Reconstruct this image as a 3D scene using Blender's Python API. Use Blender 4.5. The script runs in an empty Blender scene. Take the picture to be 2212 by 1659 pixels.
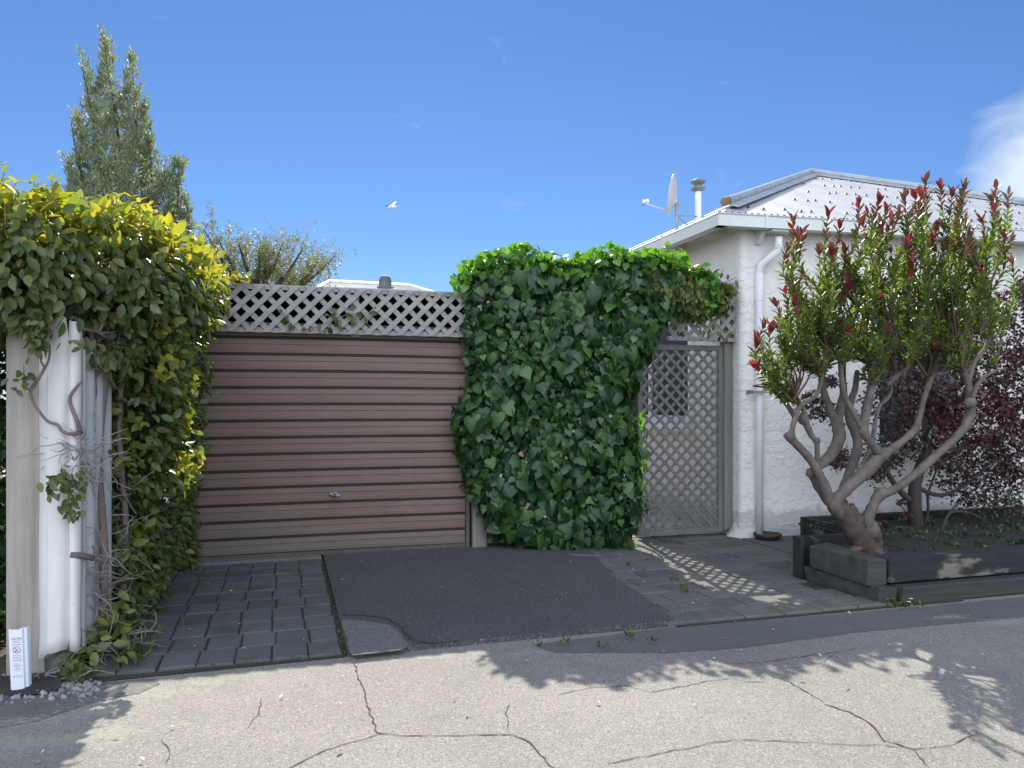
import bpy, math, random
import numpy as np
from mathutils import Vector, Matrix
random.seed(7)
rng = np.random.default_rng(11)
R = math.radians
C = bpy.context.scene.collection
sc = bpy.context.scene
# ------------------------------------------------------------------ camera
W, H, F, HY, CH = 2212.0, 1659.0, 1662.0, 869.0, 1.5
YAW = R(16.5)
SY, CY = math.sin(YAW), math.cos(YAW)
cam_d = bpy.data.cameras.new("camera")
cam = bpy.data.objects.new("camera", cam_d)
C.objects.link(cam)
cam.location = (0, 0, CH)
cam.rotation_euler = (R(90), 0, -YAW)
cam_d.sensor_width = 36
cam_d.lens = F / W * 36
cam_d.shift_y = (HY - H / 2) / W
cam_d.clip_start = 0.05
cam_d.clip_end = 2000
sc.camera = cam
# ------------------------------------------------------------------ sun and sky
SUN = Vector((0.19, 1.17, 1.0)).normalized()
sun_el = math.asin(SUN.z)
sun_az = math.atan2(SUN.x, SUN.y)
sl = bpy.data.lights.new("sun", 'SUN')
sl.energy = 4.2
sl.angle = R(0.5)
sl.color = (1.0, 0.93, 0.82)
so = bpy.data.objects.new("sun", sl)
C.objects.link(so)
so.rotation_euler = SUN.to_track_quat('Z', 'Y').to_euler()
SKYT = (0.275, 0.345, 0.445, 1)
FILL_CLOUD = (8.1, 9.0, 10.5, 1)
world = bpy.data.worlds.new("World")
sc.world = world
world.use_nodes = True
nt = world.node_tree
for n in list(nt.nodes):
    nt.nodes.remove(n)
wo = nt.nodes.new('ShaderNodeOutputWorld')
bg = nt.nodes.new('ShaderNodeBackground')
bg.inputs['Strength'].default_value = 0.13
sky = nt.nodes.new('ShaderNodeTexSky')
sky.sky_type = 'NISHITA'
sky.sun_disc = False
sky.sun_elevation = sun_el
sky.sun_rotation = sun_az
sky.altitude = 900
sky.air_density = 1.1
sky.dust_density = 0.05
sky.ozone_density = 4.0
# a bank of thin cloud low on the right
tc = nt.nodes.new('ShaderNodeTexCoord')
mp = nt.nodes.new('ShaderNodeMapping')
mp.inputs['Scale'].default_value = (3.0, 3.0, 6.5)
nz = nt.nodes.new('ShaderNodeTexNoise')
nz.inputs['Scale'].default_value = 3.2
nz.inputs['Detail'].default_value = 9
nz.inputs['Roughness'].default_value = 0.62
nz.inputs['Distortion'].default_value = 0.5
dt = nt.nodes.new('ShaderNodeVectorMath'); dt.operation = 'DISTANCE'
def skydir(px, py):
    v = Vector((SY + CY * (px - W / 2) / F, CY - SY * (px - W / 2) / F, (HY - py) / F))
    return v.normalized()
dt.inputs[1].default_value = skydir(2325, 370)
mr = nt.nodes.new('ShaderNodeMapRange')
mr.inputs['From Min'].default_value = 0.125
mr.inputs['From Max'].default_value = 0.02
ad = nt.nodes.new('ShaderNodeMath'); ad.operation = 'ADD'
mr2 = nt.nodes.new('ShaderNodeMapRange')
mr2.inputs['From Min'].default_value = 0.66
mr2.inputs['From Max'].default_value = 1.3
mx = nt.nodes.new('ShaderNodeMixRGB')
mx.inputs['Color2'].default_value = (2.9, 3.3, 3.8, 1)
L = nt.links.new
L(tc.outputs['Generated'], mp.inputs['Vector']); L(mp.outputs[0], nz.inputs['Vector'])
L(tc.outputs['Generated'], dt.inputs[0]); L(dt.outputs['Value'], mr.inputs['Value'])
L(mr.outputs[0], ad.inputs[0]); L(nz.outputs['Fac'], ad.inputs[1])
L(ad.outputs[0], mr2.inputs['Value']); L(mr2.outputs[0], mx.inputs['Fac'])
# deep clear blue in the quarter of the sky behind the houses, paler elsewhere
dd = nt.nodes.new('ShaderNodeVectorMath'); dd.operation = 'DOT_PRODUCT'
dd.inputs[1].default_value = skydir(1106, 560)
L(tc.outputs['Generated'], dd.inputs[0])
mr3 = nt.nodes.new('ShaderNodeMapRange'); mr3.interpolation_type = 'SMOOTHSTEP'
mr3.inputs['From Min'].default_value = 0.25
mr3.inputs['From Max'].default_value = 0.68
L(dd.outputs['Value'], mr3.inputs['Value'])
tint = nt.nodes.new('ShaderNodeMixRGB')
tint.inputs['Color1'].default_value = (0.38, 0.42, 0.50, 1)
tint.inputs['Color2'].default_value = SKYT
L(mr3.outputs[0], tint.inputs['Fac'])
mul = nt.nodes.new('ShaderNodeMixRGB'); mul.blend_type = 'MULTIPLY'; mul.inputs['Fac'].default_value = 1
L(sky.outputs[0], mul.inputs['Color1']); L(tint.outputs[0], mul.inputs['Color2'])
# added fill for the shaded fronts: unseen bright cloud behind the viewer
db = nt.nodes.new('ShaderNodeVectorMath'); db.operation = 'DOT_PRODUCT'
db.inputs[1].default_value = Vector((-0.15, -0.86, 0.42)).normalized()
L(tc.outputs['Generated'], db.inputs[0])
nb = nt.nodes.new('ShaderNodeTexNoise'); nb.inputs['Scale'].default_value = 2.4; nb.inputs['Detail'].default_value = 8
L(tc.outputs['Generated'], nb.inputs['Vector'])
db2 = nt.nodes.new('ShaderNodeVectorMath'); db2.operation = 'DOT_PRODUCT'
db2.inputs[1].default_value = Vector((-0.93, -0.12, 0.30)).normalized()  # second added fill cloud, unseen on the left, brightens the side wall
L(tc.outputs['Generated'], db2.inputs[0])
dmx = nt.nodes.new('ShaderNodeMath'); dmx.operation = 'MAXIMUM'
dsc = nt.nodes.new('ShaderNodeMath'); dsc.operation = 'MULTIPLY'; dsc.inputs[1].default_value = 0.77
L(db2.outputs['Value'], dsc.inputs[0])
L(db.outputs['Value'], dmx.inputs[0]); L(dsc.outputs[0], dmx.inputs[1])
ab = nt.nodes.new('ShaderNodeMath'); ab.operation = 'MULTIPLY_ADD'; ab.inputs[1].default_value = 0.5
L(nb.outputs['Fac'], ab.inputs[0]); L(dmx.outputs[0], ab.inputs[2])
mb4 = nt.nodes.new('ShaderNodeMapRange'); mb4.interpolation_type = 'SMOOTHSTEP'
mb4.inputs['From Min'].default_value = 0.72
mb4.inputs['From Max'].default_value = 1.08
L(ab.outputs[0], mb4.inputs['Value'])
mxb = nt.nodes.new('ShaderNodeMixRGB'); mxb.inputs['Color2'].default_value = FILL_CLOUD
L(mb4.outputs[0], mxb.inputs['Fac']); L(mul.outputs[0], mxb.inputs['Color1'])
L(mxb.outputs[0], mx.inputs['Color1']); L(mx.outputs[0], bg.inputs['Color']); L(bg.outputs[0], wo.inputs['Surface'])
sc.view_settings.view_transform = 'Standard'
sc.view_settings.look = 'None'
sc.view_settings.gamma = 1
sc.view_settings.exposure = 1.04
sc.cycles.max_bounces = 6
sc.cycles.transparent_max_bounces = 6

# ------------------------------------------------------------------ photograph -> place
def P(px, py, Y):                      # point seen at pixel (2212 x 1659 frame) on the vertical plane y = Y
    r = (px - W / 2) / F
    X = Y * (SY + r * CY) / (CY - r * SY)
    Z = X * SY + Y * CY
    return Vector((X, Y, CH + (HY - py) / F * Z))
def G(px, py, z=0.0):                  # point seen at pixel on the level z
    Z = F * (CH - z) / (py - HY)
    lat = (px - W / 2) / F * Z
    return Vector((Z * SY + lat * CY, Z * CY - lat * SY, z))
def PD(px, py, Z):                     # point seen at pixel at depth Z
    lat = (px - W / 2) / F * Z
    return Vector((Z * SY + lat * CY, Z * CY - lat * SY, CH + (HY - py) / F * Z))

# ------------------------------------------------------------------ materials
def nodes(name):
    m = bpy.data.materials.new(name)
    m.use_nodes = True
    t = m.node_tree
    b = t.nodes['Principled BSDF']
    return m, t, b
def tex(t, kind='NOISE', scale=5, detail=6, rough=0.6, stretch=None, coord='Object', out=None):
    c = t.nodes.new('ShaderNodeTexCoord')
    n = t.nodes.new('ShaderNodeTexNoise' if kind == 'NOISE' else 'ShaderNodeTexVoronoi' if kind == 'VORONOI' else 'ShaderNodeTexWave')
    n.inputs['Scale'].default_value = scale
    if 'Detail' in n.inputs and kind != 'VORONOI': n.inputs['Detail'].default_value = detail
    if kind == 'NOISE': n.inputs['Roughness'].default_value = rough
    v = c.outputs[coord]
    if stretch:
        mpn = t.nodes.new('ShaderNodeMapping')
        mpn.inputs['Scale'].default_value = stretch
        t.links.new(v, mpn.inputs['Vector']); v = mpn.outputs[0]
    t.links.new(v, n.inputs['Vector'])
    return n.outputs[out] if out else (n.outputs['Fac'] if kind == 'NOISE' else n.outputs['Distance'] if kind == 'VORONOI' else n.outputs['Fac'])
def ramp(t, src, stops, interp='LINEAR'):
    r = t.nodes.new('ShaderNodeValToRGB')
    r.color_ramp.interpolation = interp
    e = r.color_ramp.elements
    while len(e) < len(stops): e.new(0.5)
    for i, (p, c) in enumerate(stops):
        e[i].position = p
        e[i].color = (c[0], c[1], c[2], 1) if hasattr(c, '__len__') else (c, c, c, 1)
    t.links.new(src, r.inputs['Fac'])
    return r.outputs['Color']
def mixc(t, fac, a, b, mode='MIX'):
    m = t.nodes.new('ShaderNodeMixRGB'); m.blend_type = mode
    for k, v in (('Fac', fac), ('Color1', a), ('Color2', b)):
        if isinstance(v, (int, float)): m.inputs[k].default_value = v
        elif isinstance(v, tuple): m.inputs[k].default_value = (v[0], v[1], v[2], 1)
        else: t.links.new(v, m.inputs[k])
    return m.outputs[0]
def bump(t, b, h, strength=0.3, dist=0.01):
    n = t.nodes.new('ShaderNodeBump')
    n.inputs['Strength'].default_value = strength
    n.inputs['Distance'].default_value = dist
    t.links.new(h, n.inputs['Height'])
    t.links.new(n.outputs[0], b.inputs['Normal'])
def simple(name, c1, c2=None, scale=8, rough=0.6, metal=0.0, stretch=None, bs=0.2, bd=0.005, detail=6, lo=0.35, hi=0.65, spec=0.5):
    m, t, b = nodes(name)
    c2 = c2 or tuple(x * 0.75 for x in c1)
    f = tex(t, 'NOISE', scale, detail, 0.6, stretch)
    t.links.new(ramp(t, f, [(lo, c1), (hi, c2)]), b.inputs['Base Color'])
    b.inputs['Roughness'].default_value = rough
    b.inputs['Metallic'].default_value = metal
    b.inputs['Specular IOR Level'].default_value = spec
    if bs: bump(t, b, f, bs, bd)
    return m
def leafmat(name, cols, trans=0.35, rough=0.45, tcol=None, spec=0.5):
    m, t, b = nodes(name)
    g = t.nodes.new('ShaderNodeNewGeometry')
    n = len(cols)
    col = ramp(t, g.outputs['Random Per Island'], [(i / max(1, n - 1), c) for i, c in enumerate(cols)])
    col = mixc(t, 0.25, col, ramp(t, tex(t, 'NOISE', 60, 3), [(0.3, (0.6, 0.6, 0.6)), (0.7, (1.3, 1.3, 1.3))]), 'MULTIPLY')
    t.links.new(col, b.inputs['Base Color'])
    b.inputs['Roughness'].default_value = rough
    b.inputs['Specular IOR Level'].default_value = spec
    tr = t.nodes.new('ShaderNodeBsdfTranslucent')
    tc_ = mixc(t, 1.0, col, tcol or (1.6, 1.8, 0.7), 'MULTIPLY')
    t.links.new(tc_, tr.inputs['Color'])
    ms = t.nodes.new('ShaderNodeMixShader')
    ms.inputs['Fac'].default_value = trans
    o = t.nodes['Material Output']
    t.links.new(b.outputs[0], ms.inputs[1]); t.links.new(tr.outputs[0], ms.inputs[2]); t.links.new(ms.outputs[0], o.inputs['Surface'])
    return m

def asphalt(name, base, light, dark, patch=None, stone=95, light_lo=0.56, blobs=()):
    m, t, b = nodes(name)
    big = tex(t, 'NOISE', 0.9, 5, 0.6)
    col = ramp(t, big, [(0.3, tuple(x * 0.86 for x in base)), (0.7, tuple(x * 1.12 for x in base))])
    f = tex(t, 'NOISE', stone, 4, 0.75)
    col = mixc(t, ramp(t, f, [(light_lo, 0.0), (light_lo + 0.07, 1.0)]), col, light)
    f2 = tex(t, 'NOISE', stone * 0.8, 3, 0.7, (1.3, 1.1, 1.0))
    col = mixc(t, ramp(t, f2, [(0.36, 1.0), (0.46, 0.0)]), col, dark)
    st = tex(t, 'NOISE', 3.1, 8, 0.65)
    col = mixc(t, ramp(t, st, [(0.52, 0.0), (0.75, 0.35)]), col, tuple(x * 0.6 for x in base))
    if blobs:
        tco = t.nodes.new('ShaderNodeTexCoord')
        acc = None
        for (bx, by, rx, ry) in blobs:
            mpp = t.nodes.new('ShaderNodeMapping'); mpp.vector_type = 'TEXTURE'
            mpp.inputs['Location'].default_value = (bx, by, 0); mpp.inputs['Scale'].default_value = (rx, ry, 1)
            t.links.new(tco.outputs['Object'], mpp.inputs['Vector'])
            ln = t.nodes.new('ShaderNodeVectorMath'); ln.operation = 'LENGTH'
            t.links.new(mpp.outputs[0], ln.inputs[0])
            if acc is None: acc = ln.outputs['Value']
            else:
                mi = t.nodes.new('ShaderNodeMath'); mi.operation = 'SMOOTH_MIN'; mi.inputs[2].default_value = 0.2
                t.links.new(acc, mi.inputs[0]); t.links.new(ln.outputs['Value'], mi.inputs[1]); acc = mi.outputs[0]
        ph = tex(t, 'NOISE', 42, 6, 0.8, (0.6, 1.2, 1)); pm = tex(t, 'NOISE', 5, 4, 0.6)
        s1 = t.nodes.new('ShaderNodeMath'); s1.operation = 'MULTIPLY_ADD'; s1.inputs[1].default_value = -0.16
        t.links.new(acc, s1.inputs[0]); t.links.new(ph, s1.inputs[2])
        s2 = t.nodes.new('ShaderNodeMath'); s2.operation = 'MULTIPLY_ADD'; s2.inputs[1].default_value = 0.35
        t.links.new(pm, s2.inputs[0]); t.links.new(s1.outputs[0], s2.inputs[2])
        col = mixc(t, ramp(t, s2.outputs[0], [(0.58, 0.0), (0.67, 0.8)]), col, (0.27, 0.28, 0.225))
    if patch:
        pf = tex(t, 'NOISE', 0.75, 3, 0.5)
        ph = tex(t, 'NOISE', 26, 5, 0.7, (0.6, 1.2, 1))
        mm = t.nodes.new('ShaderNodeMath'); mm.operation = 'MULTIPLY'
        t.links.new(ramp(t, pf, [(0.54, 0.0), (0.60, 1.0)]), mm.inputs[0])
        t.links.new(ramp(t, ph, [(0.50, 0.0), (0.56, 1.0)]), mm.inputs[1])
        col = mixc(t, mm.outputs[0], col, patch)
    t.links.new(col, b.inputs['Base Color'])
    b.inputs['Roughness'].default_value = 0.85
    b.inputs['Specular IOR Level'].default_value = 0.3
    bump(t, b, f, 0.35, 0.006)
    return m

M = {}
def gb(x, y, rx, ry):
    q = G(x, y); return (q.x, q.y, rx, ry)
LICH = [gb(60, 1560, .5, .10), gb(200, 1540, .3, .12), gb(330, 1500, .35, .14), gb(450, 1475, .35, .12), gb(600, 1448, .3, .06), gb(120, 1600, .6, .2), gb(2050, 1335, .25, .07), gb(2170, 1345, .35, .10), gb(2330, 1350, .4, .12), gb(1780, 1365, .3, .07), gb(1560, 1375, .25, .05), gb(1150, 1410, .3, .05), gb(960, 1418, .2, .04), gb(1350, 1400, .2, .04)]
M['road'] = asphalt('worn_asphalt', (0.215, 0.202, 0.182), (0.40, 0.375, 0.33), (0.095, 0.09, 0.085), None, stone=105, light_lo=0.55, blobs=LICH)
M['road_smooth'] = asphalt('smooth_asphalt', (0.125, 0.122, 0.118), (0.22, 0.21, 0.20), (0.08, 0.08, 0.08), None, stone=110, light_lo=0.6, blobs=LICH[:9])
M['drive'] = asphalt('dark_driveway_asphalt', (0.070, 0.069, 0.069), (0.30, 0.30, 0.31), (0.035, 0.035, 0.04), stone=85, light_lo=0.565)
M['concrete'] = asphalt('old_concrete', (0.135, 0.132, 0.128), (0.34, 0.33, 0.31), (0.10, 0.10, 0.10), stone=90)
M['lichen'] = asphalt('lichen_asphalt', (0.20, 0.205, 0.175), (0.5, 0.51, 0.41), (0.12, 0.12, 0.11), (0.5, 0.52, 0.42), stone=60, light_lo=0.5)
M['concrete_pale'] = asphalt('pale_concrete', (0.58, 0.55, 0.49), (0.68, 0.65, 0.58), (0.46, 0.43, 0.39), stone=60)
M['crack'] = simple('crack_dirt', (0.03, 0.022, 0.018), (0.075, 0.045, 0.032), 30, 0.95, bs=0)
M['earth'] = simple('earth', (0.045, 0.038, 0.03), (0.09, 0.08, 0.05), 6, 0.95, bs=0.6, bd=0.02)
M['soil'] = simple('dark_soil', (0.018, 0.016, 0.015), (0.04, 0.035, 0.03), 25, 0.95, bs=0.8, bd=0.02)
M['joint'] = simple('mossy_joint_dirt', (0.026, 0.026, 0.023), (0.046, 0.052, 0.026), 14, 0.95, bs=0.5, bd=0.005)

def paver_mat(name, cols, moss=0.5):
    m, t, b = nodes(name)
    g = t.nodes.new('ShaderNodeNewGeometry')
    col = ramp(t, g.outputs['Random Per Island'], [(i / (len(cols) - 1), c) for i, c in enumerate(cols)])
    f = tex(t, 'NOISE', 70, 5, 0.7)
    col = mixc(t, 0.6, col, ramp(t, f, [(0.3, (0.55, 0.55, 0.55)), (0.7, (1.45, 1.45, 1.45))]), 'MULTIPLY')
    big = tex(t, 'NOISE', 3.5, 6, 0.6)
    col = mixc(t, ramp(t, big, [(0.5, 0.0), (0.72, moss)]), col, (0.04, 0.052, 0.022))
    t.links.new(col, b.inputs['Base Color'])
    b.inputs['Roughness'].default_value = 0.9
    bump(t, b, f, 0.4, 0.004)
    return m
M['paver_dark'] = paver_mat('dark_concrete_pavers', [(0.078, 0.079, 0.081), (0.105, 0.105, 0.105), (0.085, 0.087, 0.09)], 0.75)
M['paver_warm'] = paver_mat('brown_concrete_pavers', [(0.085, 0.084, 0.085), (0.125, 0.115, 0.105), (0.095, 0.098, 0.10), (0.14, 0.125, 0.11)], 0.6)

def timber(name, c1, c2, axis='Z', rough=0.8, grain=22, knots=True, bs=0.35):
    m, t, b = nodes(name)
    st = {'Z': (1, 1, 0.06), 'X': (0.06, 1, 1), 'Y': (1, 0.06, 1)}[axis]
    f = tex(t, 'NOISE', grain, 6, 0.65, st)
    g2 = tex(t, 'NOISE', 2.2, 5, 0.6)
    col = ramp(t, f, [(0.3, c1), (0.68, c2)])
    col = mixc(t, ramp(t, g2, [(0.45, 0.0), (0.75, 0.5)]), col, tuple(x * 0.62 for x in c1))
    t.links.new(col, b.inputs['Base Color'])
    b.inputs['Roughness'].default_value = rough
    bump(t, b, f, bs, 0.004)
    return m
M['plank'] = timber('bleached_timber', (0.42, 0.385, 0.335), (0.22, 0.20, 0.175), 'Z', grain=11)
M['lattice'] = timber('silvered_lattice_timber', (0.36, 0.345, 0.33), (0.23, 0.22, 0.21), 'X', grain=16)
M['lattice_gate'] = timber('grey_brown_gate_timber', (0.20, 0.19, 0.18), (0.13, 0.125, 0.12), 'Z', grain=16)
M['post'] = timber('grey_post_timber', (0.25, 0.23, 0.20), (0.14, 0.13, 0.115), 'Z')
M['brownboard'] = timber('dark_brown_boards', (0.06, 0.048, 0.042), (0.035, 0.03, 0.027), 'Z')
M['sleeper'] = timber('black_tarred_sleeper', (0.035, 0.034, 0.034), (0.016, 0.016, 0.017), 'X', grain=9, bs=0.8)
def sleeper2():
    m, t, b = nodes('weathered_tarred_sleeper')
    f = tex(t, 'NOISE', 11, 7, 0.7, (0.25, 1, 1))
    g2 = tex(t, 'NOISE', 2.6, 4, 0.6, (0.6, 1, 1.3))
    col = ramp(t, f, [(0.3, (0.010, 0.010, 0.012)), (0.7, (0.028, 0.027, 0.026))])
    col = mixc(t, ramp(t, g2, [(0.56, 0.0), (0.62, 1.0)]), col, ramp(t, f, [(0.3, (0.12, 0.105, 0.085)), (0.7, (0.22, 0.20, 0.165))]))
    t.links.new(col, b.inputs['Base Color']); b.inputs['Roughness'].default_value = 0.9
    bump(t, b, f, 0.9, 0.01)
    return m
M['sleeper'] = sleeper2()
M['sleeper_grey'] = timber('grey_weathered_sleeper', (0.075, 0.072, 0.066), (0.024, 0.023, 0.023), 'X', grain=10, bs=0.8)
M['whitemetal'] = simple('white_painted_sheet_metal', (0.70, 0.69, 0.66), (0.52, 0.515, 0.49), 3.6, 0.6, stretch=(1, 1, 0.25), bs=0.05)
M['greymetal'] = simple('dirty_sheet_metal', (0.55, 0.56, 0.56), (0.30, 0.31, 0.30), 4, 0.6, stretch=(1, 1, 0.2))
M['pvc'] = simple('white_pvc_pipe', (0.80, 0.80, 0.80), (0.70, 0.71, 0.71), 3, 0.35, bs=0.03)
M['gutter'] = simple('cream_gutter_paint', (0.64, 0.65, 0.61), (0.56, 0.575, 0.54), 2.5, 0.45, stretch=(0.4, 0.4, 1), bs=0.05)
M['galv'] = simple('galvanised_steel', (0.32, 0.33, 0.35), (0.24, 0.25, 0.27), 12, 0.45, metal=0.6)
M['cap'] = simple('ridge_cap_steel', (0.42, 0.45, 0.47), (0.30, 0.33, 0.35), 6, 0.5, metal=0.1)
M['dish'] = simple('grey_dish_paint', (0.50, 0.50, 0.51), (0.44, 0.44, 0.45), 3, 0.5, bs=0.02)
M['black'] = simple('black_rubber', (0.02, 0.02, 0.02), (0.03, 0.03, 0.03), 5, 0.6)
M['terracotta'] = simple('dark_glazed_terracotta', (0.07, 0.045, 0.035), (0.04, 0.03, 0.028), 12, 0.5)
M['plastic'] = simple('white_plastic', (0.74, 0.75, 0.80), (0.68, 0.69, 0.75), 3, 0.45, bs=0.02)
M['red'] = simple('red_ink', (0.55, 0.10, 0.16), (0.5, 0.09, 0.15), 5, 0.6, bs=0)
M['ink'] = simple('dark_ink', (0.05, 0.05, 0.09), (0.07, 0.07, 0.1), 5, 0.6, bs=0)
M['inkgrey'] = simple('grey_ink', (0.25, 0.26, 0.32), (0.3, 0.3, 0.36), 5, 0.6, bs=0)
M['glass'] = simple('dark_window_glass', (0.04, 0.05, 0.055), (0.06, 0.07, 0.08), 2, 0.08, bs=0)
M['frame'] = simple('white_window_frame', (0.80, 0.81, 0.82), (0.74, 0.75, 0.77), 3, 0.4, bs=0.02)
def stucco(name, c1, c2, s=1.0):
    m, t, b = nodes(name)
    f1 = tex(t, 'NOISE', 9, 4, 0.55)
    blob = ramp(t, tex(t, 'NOISE', 10, 5, 0.6, (1, 1, 1.5)), [(0.50, 0.0), (0.57, 1.0)])
    f = mixc(t, 0.5, f1, blob, 'ADD')
    big = tex(t, 'NOISE', 1.1, 4, 0.6)
    col = ramp(t, big, [(0.3, c1), (0.7, c2)])
    pit = tex(t, 'NOISE', 17, 6, 0.7, (1.2, 1.2, 0.7))
    col = mixc(t, ramp(t, pit, [(0.60, 0.0), (0.69, 0.16)]), col, tuple(x * 0.55 for x in c1))
    sx = t.nodes.new('ShaderNodeSeparateXYZ'); tcz = t.nodes.new('ShaderNodeTexCoord'); t.links.new(tcz.outputs['Object'], sx.inputs[0])
    md = t.nodes.new('ShaderNodeMath'); md.operation = 'MULTIPLY_ADD'; md.inputs[1].default_value = -0.5
    t.links.new(tex(t, 'NOISE', 6, 6, 0.7), md.inputs[0]); t.links.new(sx.outputs['Z'], md.inputs[2])
    col = mixc(t, ramp(t, md.outputs[0], [(0.0, 0.35), (0.06, 0.0)]), col, (0.22, 0.22, 0.19))
    t.links.new(col, b.inputs['Base Color']); b.inputs['Roughness'].default_value = 0.75
    bump(t, b, f, 0.6 * s, 0.016)
    return m
M['stucco'] = stucco('rough_white_stucco', (0.78, 0.755, 0.70), (0.70, 0.685, 0.645))
M['stucco_cream'] = M['stucco']
def door_paint():
    m, t, b = nodes('faded_brown_door_paint')
    f = tex(t, 'NOISE', 30, 6, 0.7, (0.04, 1, 1))
    g2 = tex(t, 'NOISE', 1.3, 5, 0.6, (0.6, 1, 1.6))
    col = ramp(t, f, [(0.3, (0.150, 0.100, 0.074)), (0.7, (0.205, 0.145, 0.112))])
    col = mixc(t, ramp(t, g2, [(0.4, 0.0), (0.75, 0.45)]), col, (0.15, 0.125, 0.13))
    rs = tex(t, 'NOISE', 9, 6, 0.7, (0.08, 1, 1.6))
    col = mixc(t, ramp(t, rs, [(0.62, 0.0), (0.72, 0.5)]), col, (0.19, 0.10, 0.05))
    vs_ = tex(t, 'NOISE', 7, 6, 0.7, (1.6, 1, 0.10))
    col = mixc(t, ramp(t, vs_, [(0.45, 0.0), (0.8, 0.45)]), col, (0.115, 0.095, 0.09))
    sx = t.nodes.new('ShaderNodeSeparateXYZ'); tcz = t.nodes.new('ShaderNodeTexCoord'); t.links.new(tcz.outputs['Object'], sx.inputs[0])
    md = t.nodes.new('ShaderNodeMath'); md.operation = 'MULTIPLY_ADD'; md.inputs[1].default_value = 0.45
    t.links.new(vs_, md.inputs[0]); t.links.new(sx.outputs['Z'], md.inputs[2])
    col = mixc(t, ramp(t, md.outputs[0], [(0.22, 0.7), (0.52, 0.0)]), col, (0.13, 0.125, 0.12))
    t.links.new(col, b.inputs['Base Color']); b.inputs['Roughness'].default_value = 0.62
    b.inputs['Specular IOR Level'].default_value = 0.35
    bump(t, b, f, 0.08, 0.003)
    return m
M['door'] = door_paint()
M['groove_shade'] = simple('dark_groove_shade', (0.022, 0.018, 0.018), (0.03, 0.025, 0.024), 8, 0.8)  # shade of the door grooves put into a dark colour
M['door_frame'] = simple('brown_steel_frame', (0.10, 0.085, 0.078), (0.07, 0.06, 0.056), 8, 0.6)
def roofm(name, c1, c2, rust=0.3):
    m, t, b = nodes(name)
    big = tex(t, 'NOISE', 1.7, 6, 0.65, (1, 0.5, 1))
    col = ramp(t, big, [(0.35, c1), (0.7, c2)])
    sp = tex(t, 'NOISE', 9, 4, 0.7, (1.4, 1, 1))
    col = mixc(t, ramp(t, sp, [(0.62, 0.0), (0.68, rust)]), col, (0.16, 0.14, 0.15))
    t.links.new(col, b.inputs['Base Color']); b.inputs['Roughness'].default_value = 0.5
    return m
M['roof'] = roofm('pale_corrugated_roof', (0.40, 0.405, 0.415), (0.31, 0.32, 0.34), 0.5)
M['roof2'] = roofm('far_corrugated_roof', (0.42, 0.44, 0.44), (0.34, 0.36, 0.36), 0.1)
M['cream'] = simple('cream_painted_boards', (0.70, 0.66, 0.52), (0.62, 0.58, 0.45), 3, 0.6)

def bark(name, c1, c2, sc_=18, stretch=(1, 1, 0.4), bs=0.6, rough=0.8):
    m, t, b = nodes(name)
    f = tex(t, 'NOISE', sc_, 7, 0.7, stretch)
    g2 = tex(t, 'NOISE', 5, 5, 0.65)
    col = ramp(t, f, [(0.3, c1), (0.7, c2)])
    col = mixc(t, ramp(t, g2, [(0.5, 0.0), (0.7, 0.6)]), col, tuple(x * 0.55 for x in c1))
    t.links.new(col, b.inputs['Base Color']); b.inputs['Roughness'].default_value = rough
    bump(t, b, f, bs, 0.01)
    return m
M['bark_bush'] = bark('smooth_grey_pink_bark', (0.18, 0.145, 0.125), (0.06, 0.05, 0.046), 15, (1, 1, .7), bs=0.8)
M['bark_trunk'] = bark('rough_red_brown_bark', (0.105, 0.072, 0.058), (0.034, 0.027, 0.025), 11, (1, 1, 1), 1.0)
M['bark_dark'] = bark('dark_bark', (0.06, 0.05, 0.042), (0.03, 0.026, 0.023), 20)
M['twig'] = bark('bare_vine_stem', (0.20, 0.155, 0.14), (0.11, 0.085, 0.078), 30)
M['twig_dead'] = bark('dead_grey_twig', (0.30, 0.27, 0.25), (0.18, 0.16, 0.15), 30)
M['ivy'] = leafmat('ivy_leaf', [(0.011, 0.036, 0.013), (0.024, 0.066, 0.020), (0.044, 0.100, 0.030), (0.015, 0.046, 0.016), (0.075, 0.155, 0.038), (0.022, 0.068, 0.022), (0.10, 0.17, 0.045)], 0.28, 0.36, (1.9, 2.3, 0.5))
M['ivy_young'] = leafmat('young_ivy_leaf', [(0.07, 0.17, 0.03), (0.10, 0.23, 0.04), (0.13, 0.27, 0.045)], 0.42, 0.32, (2.0, 2.1, 0.45))
M['vine'] = leafmat('vine_leaf', [(0.045, 0.075, 0.028), (0.075, 0.115, 0.038), (0.11, 0.145, 0.042), (0.06, 0.095, 0.035), (0.14, 0.145, 0.05)], 0.3, 0.42, (2.3, 2.0, 0.4))
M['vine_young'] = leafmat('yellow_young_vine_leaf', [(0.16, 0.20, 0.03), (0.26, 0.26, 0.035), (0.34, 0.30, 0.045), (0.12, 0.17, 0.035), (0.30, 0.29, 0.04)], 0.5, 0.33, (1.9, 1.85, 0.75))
M['vine_mid'] = leafmat('lit_green_vine_leaf', [(0.09, 0.14, 0.035), (0.14, 0.18, 0.04), (0.19, 0.21, 0.05)], 0.4, 0.35, (2.0, 2.0, 0.6))  # paler copy of the vine leaf, sun patches put into its colour
M['conifer'] = leafmat('olive_grey_leaf', [(0.10, 0.125, 0.07), (0.17, 0.20, 0.12), (0.26, 0.28, 0.19), (0.13, 0.16, 0.09), (0.36, 0.37, 0.27)], 0.42, 0.5, (1.5, 1.6, 1.0))
M['feather'] = leafmat('olive_feathery_leaf', [(0.11, 0.14, 0.05), (0.18, 0.20, 0.07), (0.14, 0.12, 0.06), (0.22, 0.25, 0.09)], 0.42, 0.5, (1.5, 1.4, 0.8))
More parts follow.
